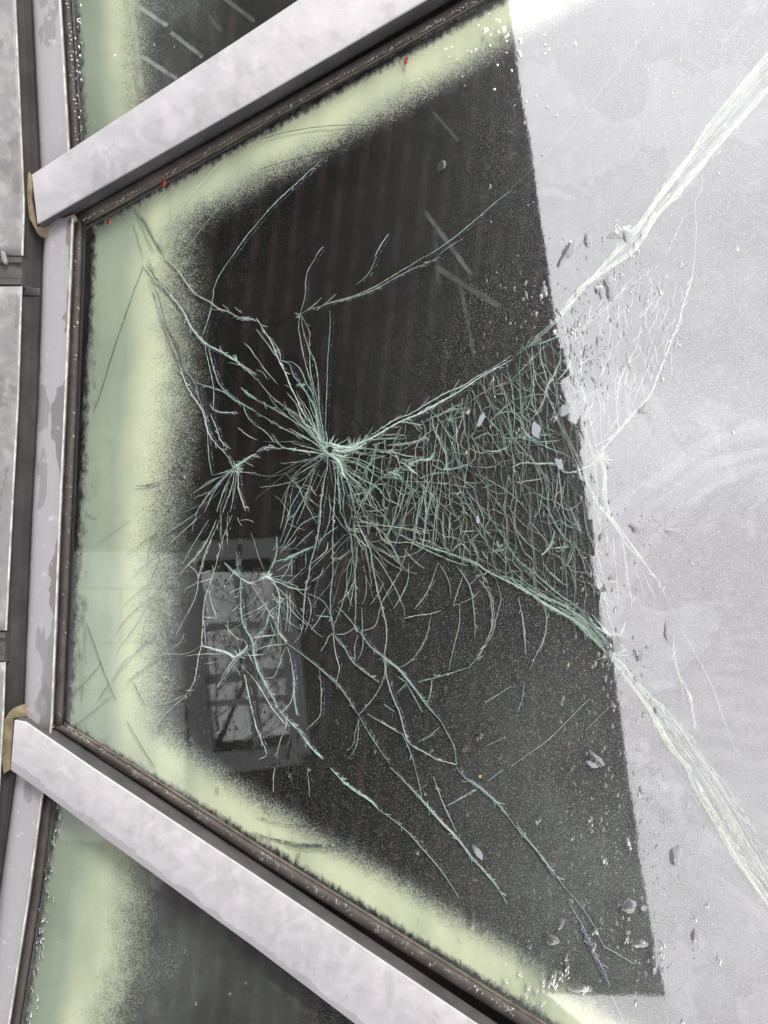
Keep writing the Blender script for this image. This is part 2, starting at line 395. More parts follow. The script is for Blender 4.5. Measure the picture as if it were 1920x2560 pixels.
bm = bmesh.new(); f = [bm.verts.new((a, -YB - .13, b)) for a, b in hole]; bm.faces.new(f)
pane = finish(bm, 'pane', wg.done(wg.n('ShaderNodeBsdfTransparent', {'Color': c4(.40, .42, .41)}).outputs[0]), wf)
bm = bmesh.new()
for q0, q1 in (((150, 1378), (466, 1470)), ((150, 1474), (300, 1600)), ((150, 1604), (466, 1720)), ((306, 1474), (466, 1600)), ((150, 1724), (466, 2100))):
    (xa, za), (xb, zb) = V(*q0), V(*q1); box_ = [(xa, za), (xb, za), (xb, zb), (xa, zb)]
    f = [bm.verts.new((x, -YB + .03, z)) for x, z in box_]; g = [bm.verts.new((x, -YB, z)) for x, z in box_]
    bm.faces.new(f)
    for i in range(4): j = (i + 1) % 4; bm.faces.new((f[i], g[i], g[j], f[j]))
finish(bm, 'wall_panel', plain('pale_wall_panel', (.20, .205, .20)), bld)
# side and roof of the building
bm = bmesh.new()
q = [V(1198, -420), V(1660, 2490)]
for (x0, z0), (x1, z1) in (((V(1190, -420)), (V(1652, 2490))),):
    vs = [bm.verts.new(c) for c in ((x0, -YB - .3, z0), (x1, -YB - .3, z1), (x1, -YB - 2, z1), (x0, -YB - 2, z0))]
    bm.faces.new(vs); r_ = bmesh.ops.extrude_face_region(bm, geom=bm.faces[:])
    for v in r_['geom']:
        if isinstance(v, bmesh.types.BMVert): v.co.x -= .3
finish(bm, 'side_wall', plain('side_wall_dark', (.05, .045, .045)), bld)
# ground
bm = bmesh.new(); g = 1500
for a, b in ((-g, -g), (g, -g), (g, 6), (-g, 6)): bm.verts.new((a, b, GZ))
bm.faces.new(bm.verts[:])
gm = M('pale_paving'); gn = gm.noise(.6, 8, .6)
ground = finish(bm, 'ground', gm.done(gm.bsdf(gm.mixc(gm.ramp(gn, .3, .7), c4(.58, .57, .58), c4(.70, .69, .70)), .85)))
tag(ground, kind='structure')
# bare trees beyond the building, seen through its window
def bark(): return plain('bare_bark', (.035, .03, .026), .9)
BARK = bark()
def tree(px, py, hgt, seed, label, yb=-13.5):
    rnd = random.Random(seed)
    k = (-yb + D) / D * S; base = Vector(((px - 960) * k, yb, GZ))
    root = empty('bare_tree'); tag(root, label, 'tree', 'bare trees beyond the building')
    def seg(bm, a, b, r0, r1):
        d = (b - a).normalized(); u = d.orthogonal().normalized(); v = d.cross(u)
        ra = [bm.verts.new(a + (u * math.cos(t) + v * math.sin(t)) * r0) for t in [i * 1.2566 for i in range(5)]]
        rb = [bm.verts.new(b + (u * math.cos(t) + v * math.sin(t)) * r1) for t in [i * 1.2566 for i in range(5)]]
        for i in range(5): bm.faces.new((ra[i], ra[(i + 1) % 5], rb[(i + 1) % 5], rb[i]))
    bt, bc = bmesh.new(), bmesh.new()
    def grow(p, d, ln, r, lev):
        n = 4 if lev else 6
        for i in range(n):
            d = (d + Vector((rnd.gauss(0, .12), rnd.gauss(0, .12), rnd.gauss(0, .08) + .03))).normalized()
            q = p + d * ln / n; r1 = r * .86
            seg(bt if lev == 0 else bc, p, q, r, r1); p, r = q, r1
            if lev < 3 and (lev or i > 1):
                for _ in range(2 if lev < 3 else 4):
                    e = (d * .6 + Vector((rnd.uniform(-1, 1), rnd.uniform(-1, 1), rnd.uniform(-.2, .7)))).normalized()
                    grow(p, e, ln * rnd.uniform(.4, .62), r * .55, lev + 1)
    grow(base, Vector((0, 0, 1)), hgt, .09, 0)
    finish(bt, 'trunk', BARK, root); finish(bc, 'crown', BARK, root)
tree(470, 0, 4.4, 3, 'bare tree showing through the left panes of the mirrored window')
tree(760, 0, 4.6, 8, 'bare tree behind the right edge of the mirrored window', -15.5)
# dark room behind the glass
bm = bmesh.new()
def box(bm, x0, x1, y0, y1, z0, z1):
    vs = [bm.verts.new((x, y, z)) for x in (x0, x1) for y in (y0, y1) for z in (z0, z1)]
    for f in ((0, 1, 3, 2), (4, 6, 7, 5), (0, 4, 5, 1), (2, 3, 7, 6), (0, 2, 6, 4), (1, 5, 7, 3)): bm.faces.new([vs[i] for i in f])
W, H = 1.3, 1.3
box(bm, -W, W, .55, .57, -H, H); box(bm, -W, -W + .02, .01, .55, -H, H); box(bm, W - .02, W, .01, .55, -H, H)
box(bm, -W + .02, W - .02, .01, .55, -H, -H + .02); box(bm, -W + .02, W - .02, .01, .55, H - .02, H)
tag(finish(bm, 'interior_wall', INTER), kind='structure')

# ================================================================== glazing bars
def ext(p, q, t): return (p[0] + (q[0] - p[0]) * t, p[1] + (q[1] - p[1]) * t)
HB = .027
def inset(name, parent, pts, mat, h1, h0=.0, bevel=.0009):
    bm = bmesh.new(); prism(bm, pts, h1, h0); return finish(bm, name, mat, parent, bevel, True)
def cap_and_side(root, pts, capmat, sidemat):
    # pale face plate 2.5 mm thick on a slightly narrower dark web
    inset('face_plate', root, pts, capmat, HB, HB - .0026, .0008)
    bm = bmesh.new(); prism(bm, [(x, y) for x, y in pts], HB - .0027, .0005)
    # pull the web in a touch so that it sits under the plate
    cx = sum(v.co.x for v in bm.verts) / len(bm.verts); cz = sum(v.co.z for v in bm.verts) / len(bm.verts)
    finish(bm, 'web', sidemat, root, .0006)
ub = empty('glazing_bar'); tag(ub, 'upper pale galvanised steel bar rising to the right above the cracked pane', 'glazing bar', 'steel glazing bars around the cracked pane')
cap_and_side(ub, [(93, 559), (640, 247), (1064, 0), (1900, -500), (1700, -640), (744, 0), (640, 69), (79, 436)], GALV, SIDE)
bm = bmesh.new(); band(bm, [(192, 536), (640, 291), (1161, -2), (2100, -530)], [(210, 556), (640, 318), (1199, 0), (2140, -520)], [(0, .004), (.12, .0062), (.5, .0068), (.85, .0055), (1, .002)])
finish(bm, 'gasket', GASK, ub, 0, True)
bm = bmesh.new(); band(bm, [(208, 552), (640, 316), (1199, -1), (2140, -521)], [(212, 560), (640, 322), (1206, 3), (2150, -517)], [(0, .0022), (.5, .003), (1, .0014)])
finish(bm, 'sealant_bead', SEALD, ub, 0, True)
lb = empty('glazing_bar'); tag(lb, 'lower pale galvanised steel bar falling to the right beneath the cracked pane', 'glazing bar', 'steel glazing bars around the cracked pane')
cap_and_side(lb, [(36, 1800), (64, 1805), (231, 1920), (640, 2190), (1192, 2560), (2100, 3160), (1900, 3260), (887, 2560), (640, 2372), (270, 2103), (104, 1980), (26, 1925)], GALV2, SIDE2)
bm = bmesh.new(); band(bm, [(131, 1818), (293, 1918), (640, 2149), (1280, 2553), (2300, 3190)], [(160, 1812), (336, 1920), (640, 2115), (1280, 2513), (2300, 3140)], [(0, .004), (.12, .0062), (.5, .0068), (.85, .0055), (1, .002)])
finish(bm, 'gasket', GASK, lb, 0, True)
bm = bmesh.new(); band(bm, [(158, 1813), (336, 1921), (640, 2116), (1280, 2515), (2300, 3142)], [(160, 1806), (340, 1915), (640, 2109), (1280, 2507), (2300, 3134)], [(0, .0022), (.5, .003), (1, .0014)])
finish(bm, 'sealant_bead', SEALD, lb, 0, True)
# screw head in the lower bar's side
bm = bmesh.new(); bmesh.ops.create_cone(bm, segments=16, radius1=.0028, radius2=.0022, depth=.0012, cap_ends=True)
bmesh.ops.create_cone(bm, segments=6, radius1=.0012, radius2=.0012, depth=.0016, cap_ends=True)
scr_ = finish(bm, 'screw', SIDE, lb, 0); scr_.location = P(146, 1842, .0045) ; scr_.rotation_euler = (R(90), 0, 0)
sl = inset('sealant', ub, [(70, 428), (66, 480), (72, 545), (96, 588), (116, 594), (132, 585), (168, 562), (190, 546), (184, 534), (150, 548), (110, 566), (92, 566), (80, 500), (78, 436)], SEAL, .012, .001, .0006)
sl2 = inset('sealant', lb, [(10, 1800), (22, 1780), (34, 1770), (66, 1760), (75, 1768), (84, 1780), (124, 1808), (130, 1822), (112, 1828), (84, 1806), (66, 1792), (34, 1796), (30, 1840), (24, 1925), (8, 1935), (2, 1880)], SEAL, .012, .001, .0006)

# ------------------------------------------------------------------ upright mullion
mu = empty('mullion'); tag(mu, 'upright grey steel mullion with a dark channel along the left side', 'mullion')
chL = [(-60, -200), (-60, 2800)]
stL = [(72, -200), (80, 0), (101, 430), (112, 560), (107, 640), (95, 1000), (80, 1280), (58, 1800), (39, 1940), (0, 2220), (-45, 2560), (-75, 2800)]
stR = [(138, -200), (148, 0), (170, 370), (180, 540), (176, 640), (161, 1000), (148, 1280), (127, 1810), (104, 1980), (70, 2240), (20, 2560), (-20, 2800)]
gL = [(p[0] + 2.5, p[1]) for p in stR]
gR = [(165, -200), (175, 0), (198, 360), (205, 560), (203, 640), (190, 1000), (178, 1280), (156, 1810), (130, 2000), (100, 2240), (48, 2560), (10, 2800)]
bL = gR
bR = [(x + 24, y) for x, y in gR]
bm = bmesh.new(); strip(bm, chL, stL, [(0, .004), (.1, .003), (.85, .003), (.97, .004), (1, .0062)], -200, 2800, 60, -.004)
finish(bm, 'channel', CHAN, mu, 0, False)
for (a, b) in ((-200, 470), (545, 1838), (1925, 2800)):
    bm = bmesh.new(); strip(bm, [(x + 1, y) for x, y in stL], stR, [(0, .0075), (.05, .0098), (.14, .0118), (.3, .0134), (.5, .0140), (.75, .0138), (.93, .0136), (1, .0142)], a, b, 40, .0065)
    finish(bm, 'cover_strip', STRIP, mu, 0, True)
    bm = bmesh.new(); strip(bm, [(x - .6, y) for x, y in stR], [(x + 2.6, y) for x, y in stR], [(0, .0146), (1, .0146)], a, b, 40, .0128)
    finish(bm, 'edge', LIP, mu, 0, False)
for (a, b) in ((-200, 400), (545, 1815), (1990, 2800)):
    bm = bmesh.new(); strip(bm, [(x + 2.8, y) for x, y in stR], gR, [(0, .004), (.22, .0045), (.28, .0062), (.6, .0072), (.9, .006), (1, .002)], a, b, 40, .0003)
    finish(bm, 'gasket', GASK, mu, 0, True)
# sleeves in the channel floor
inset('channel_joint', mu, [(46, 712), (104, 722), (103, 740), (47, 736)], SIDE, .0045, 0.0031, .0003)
# ------------------------------------------------------------------ outer cover strips at far left
cR = [(30, -200), (38, 0), (60, 500), (60, 530), (56, 640), (45, 1000), (30, 1280), (14, 1600), (8, 1800), (-4, 2000), (-30, 2400), (-50, 2800)]
cLf = [(-420, -200), (-420, 2800)]
labs = ['outer pale metal cover at the top left edge, above the folded joint', 'outer pale metal cover on the left edge between the two joints', 'outer pale metal cover at the lower left edge, under the lower joint']
for (a, b), lab in zip(((-200, 638), (716, 1576), (1656, 2800)), labs):
    e = empty('cover_profile'); tag(e, lab, 'metal cover', 'outer metal covers along the left edge')
    bm = bmesh.new(); strip(bm, cLf, [(x - 2.5, y) for x, y in cR], [(0, .016), (.86, .018), (.93, .016), (.985, .0175), (1, .0175)], a, b, 30, .0150)
    finish(bm, 'cover', GALV3, e, 0, True)
    bm = bmesh.new(); strip(bm, [(x - 2.7, y) for x, y in cR], [(x + .3, y) for x, y in cR], [(0, .0183), (1, .0183)], a, b, 30, .0166)
    finish(bm, 'edge', LIP, e, 0, False)
for (a, b), lab in zip(((640, 714), (1578, 1654)), ('folded dark grey sleeve joining the upper and middle outer covers', 'folded dark grey sleeve joining the middle and lower outer covers')):
    e = empty('joint_sleeve'); tag(e, lab, 'joint', 'folded sleeves between the outer covers')
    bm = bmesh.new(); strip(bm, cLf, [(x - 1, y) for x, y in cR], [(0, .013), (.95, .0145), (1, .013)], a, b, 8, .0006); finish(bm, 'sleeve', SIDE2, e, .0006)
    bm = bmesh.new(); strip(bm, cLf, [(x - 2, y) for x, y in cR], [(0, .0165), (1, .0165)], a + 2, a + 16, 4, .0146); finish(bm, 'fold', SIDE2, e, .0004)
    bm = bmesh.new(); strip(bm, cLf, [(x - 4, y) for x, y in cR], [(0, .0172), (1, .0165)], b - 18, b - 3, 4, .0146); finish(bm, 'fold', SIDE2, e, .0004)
    if a < 1000:
        inset('hook', e, [(2, 626), (10, 628), (14, 645), (16, 655), (10, 660), (5, 650), (2, 640)], GALV3, .021, .0166, .0005)

# ================================================================== panes
YC = .0014        # crack layer
def sheet(name, pts, y, mat, parent):
    bm = bmesh.new(); vs = [bm.verts.new((P(a, b).x, y, P(a, b).z)) for a, b in pts]; bm.faces.new(vs)
    me = bpy.data.meshes.new(name); bmesh.ops.recalc_face_normals(bm, faces=bm.faces)
    if bm.faces[:][0].normal.y > 0: bmesh.ops.reverse_faces(bm, faces=bm.faces[:])
    bm.to_mesh(me); bm.free(); return link(name, me, mat, parent)
main_pts = [(205, 560), (640, 305), (1190, -5), (2300, -620), (2600, 1280), (2300, 3200), (640, 2140), (150, 1830), (175, 1280)]
mp_ = empty('cracked_pane'); tag(mp_, 'big laminated pane shattered in a spider web of cracks, wet and mirroring a pale sky', 'window pane')
sheet('glass', main_pts, 0, GLASS, mp_)
sheet('film_and_sheen', main_pts, .0005, GRIME_SHEEN, mp_)
FE = [(150, 1987, 225, 487, 262, 1.0), (215, 558, 1230, -2, 128, .12), (1280, 2512, 160, 1822, 122, .12)]
FM = film('condensation_main', FE, streaks=[(1060, 520, 1185, 690, 9, .30), (1085, 660, 1260, 770, 12, .22), (1150, 700, 1190, 900, 8, .18), (1085, 560, 1100, 720, 10, .12), (1080, 270, 1150, 350, 5, .2)])
sheet('condensation', main_pts, .0045, FM, mp_)
up = empty('window_pane'); tag(up, 'unbroken wet pane above the upper steel bar with pale green misted edge', 'window pane')
up_pts = [(170, -200), (175, 0), (198, 360), (205, 420), (640, 120), (1000, -200)]
sheet('glass', up_pts, 0, GLASS, up)
sheet('condensation', up_pts, .0045, film('condensation_upper', [(206, 500, 176, 0, 178, 1.0)], streaks=[(190, 50, 300, 130, 8, 1), (345, 130, 445, 195, 9, .75), (330, 0, 420, 60, 9, .8), (420, 70, 510, 140, 9, .6), (240, 150, 262, 300, 10, .3), (318, -60, 352, 235, 13, .75), (520, -40, 640, 50, 9, .3), (420, -80, 560, 80, 9, .25)], haze=(330, 640, .32, .07)), up)
lp = empty('window_pane'); tag(lp, 'unbroken wet pane below the lower steel bar with pale green misted edge', 'window pane')
lp_pts = [(120, 1960), (300, 2060), (1000, 2560), (1300, 2800), (10, 2800), (48, 2560), (100, 2240), (125, 2000)]
sheet('glass', lp_pts, 0, GLASS, lp)
sheet('condensation', lp_pts, .0045, film('condensation_lower', [(48, 2560, 130, 2000, 265, 1.0)], streaks=[(330, 2175, 680, 2460, 16, .22), (640, 2440, 800, 2560, 16, .25), (140, 2020, 420, 2230, 46, .55)], haze=(400, 1000, .26, .10)), lp)

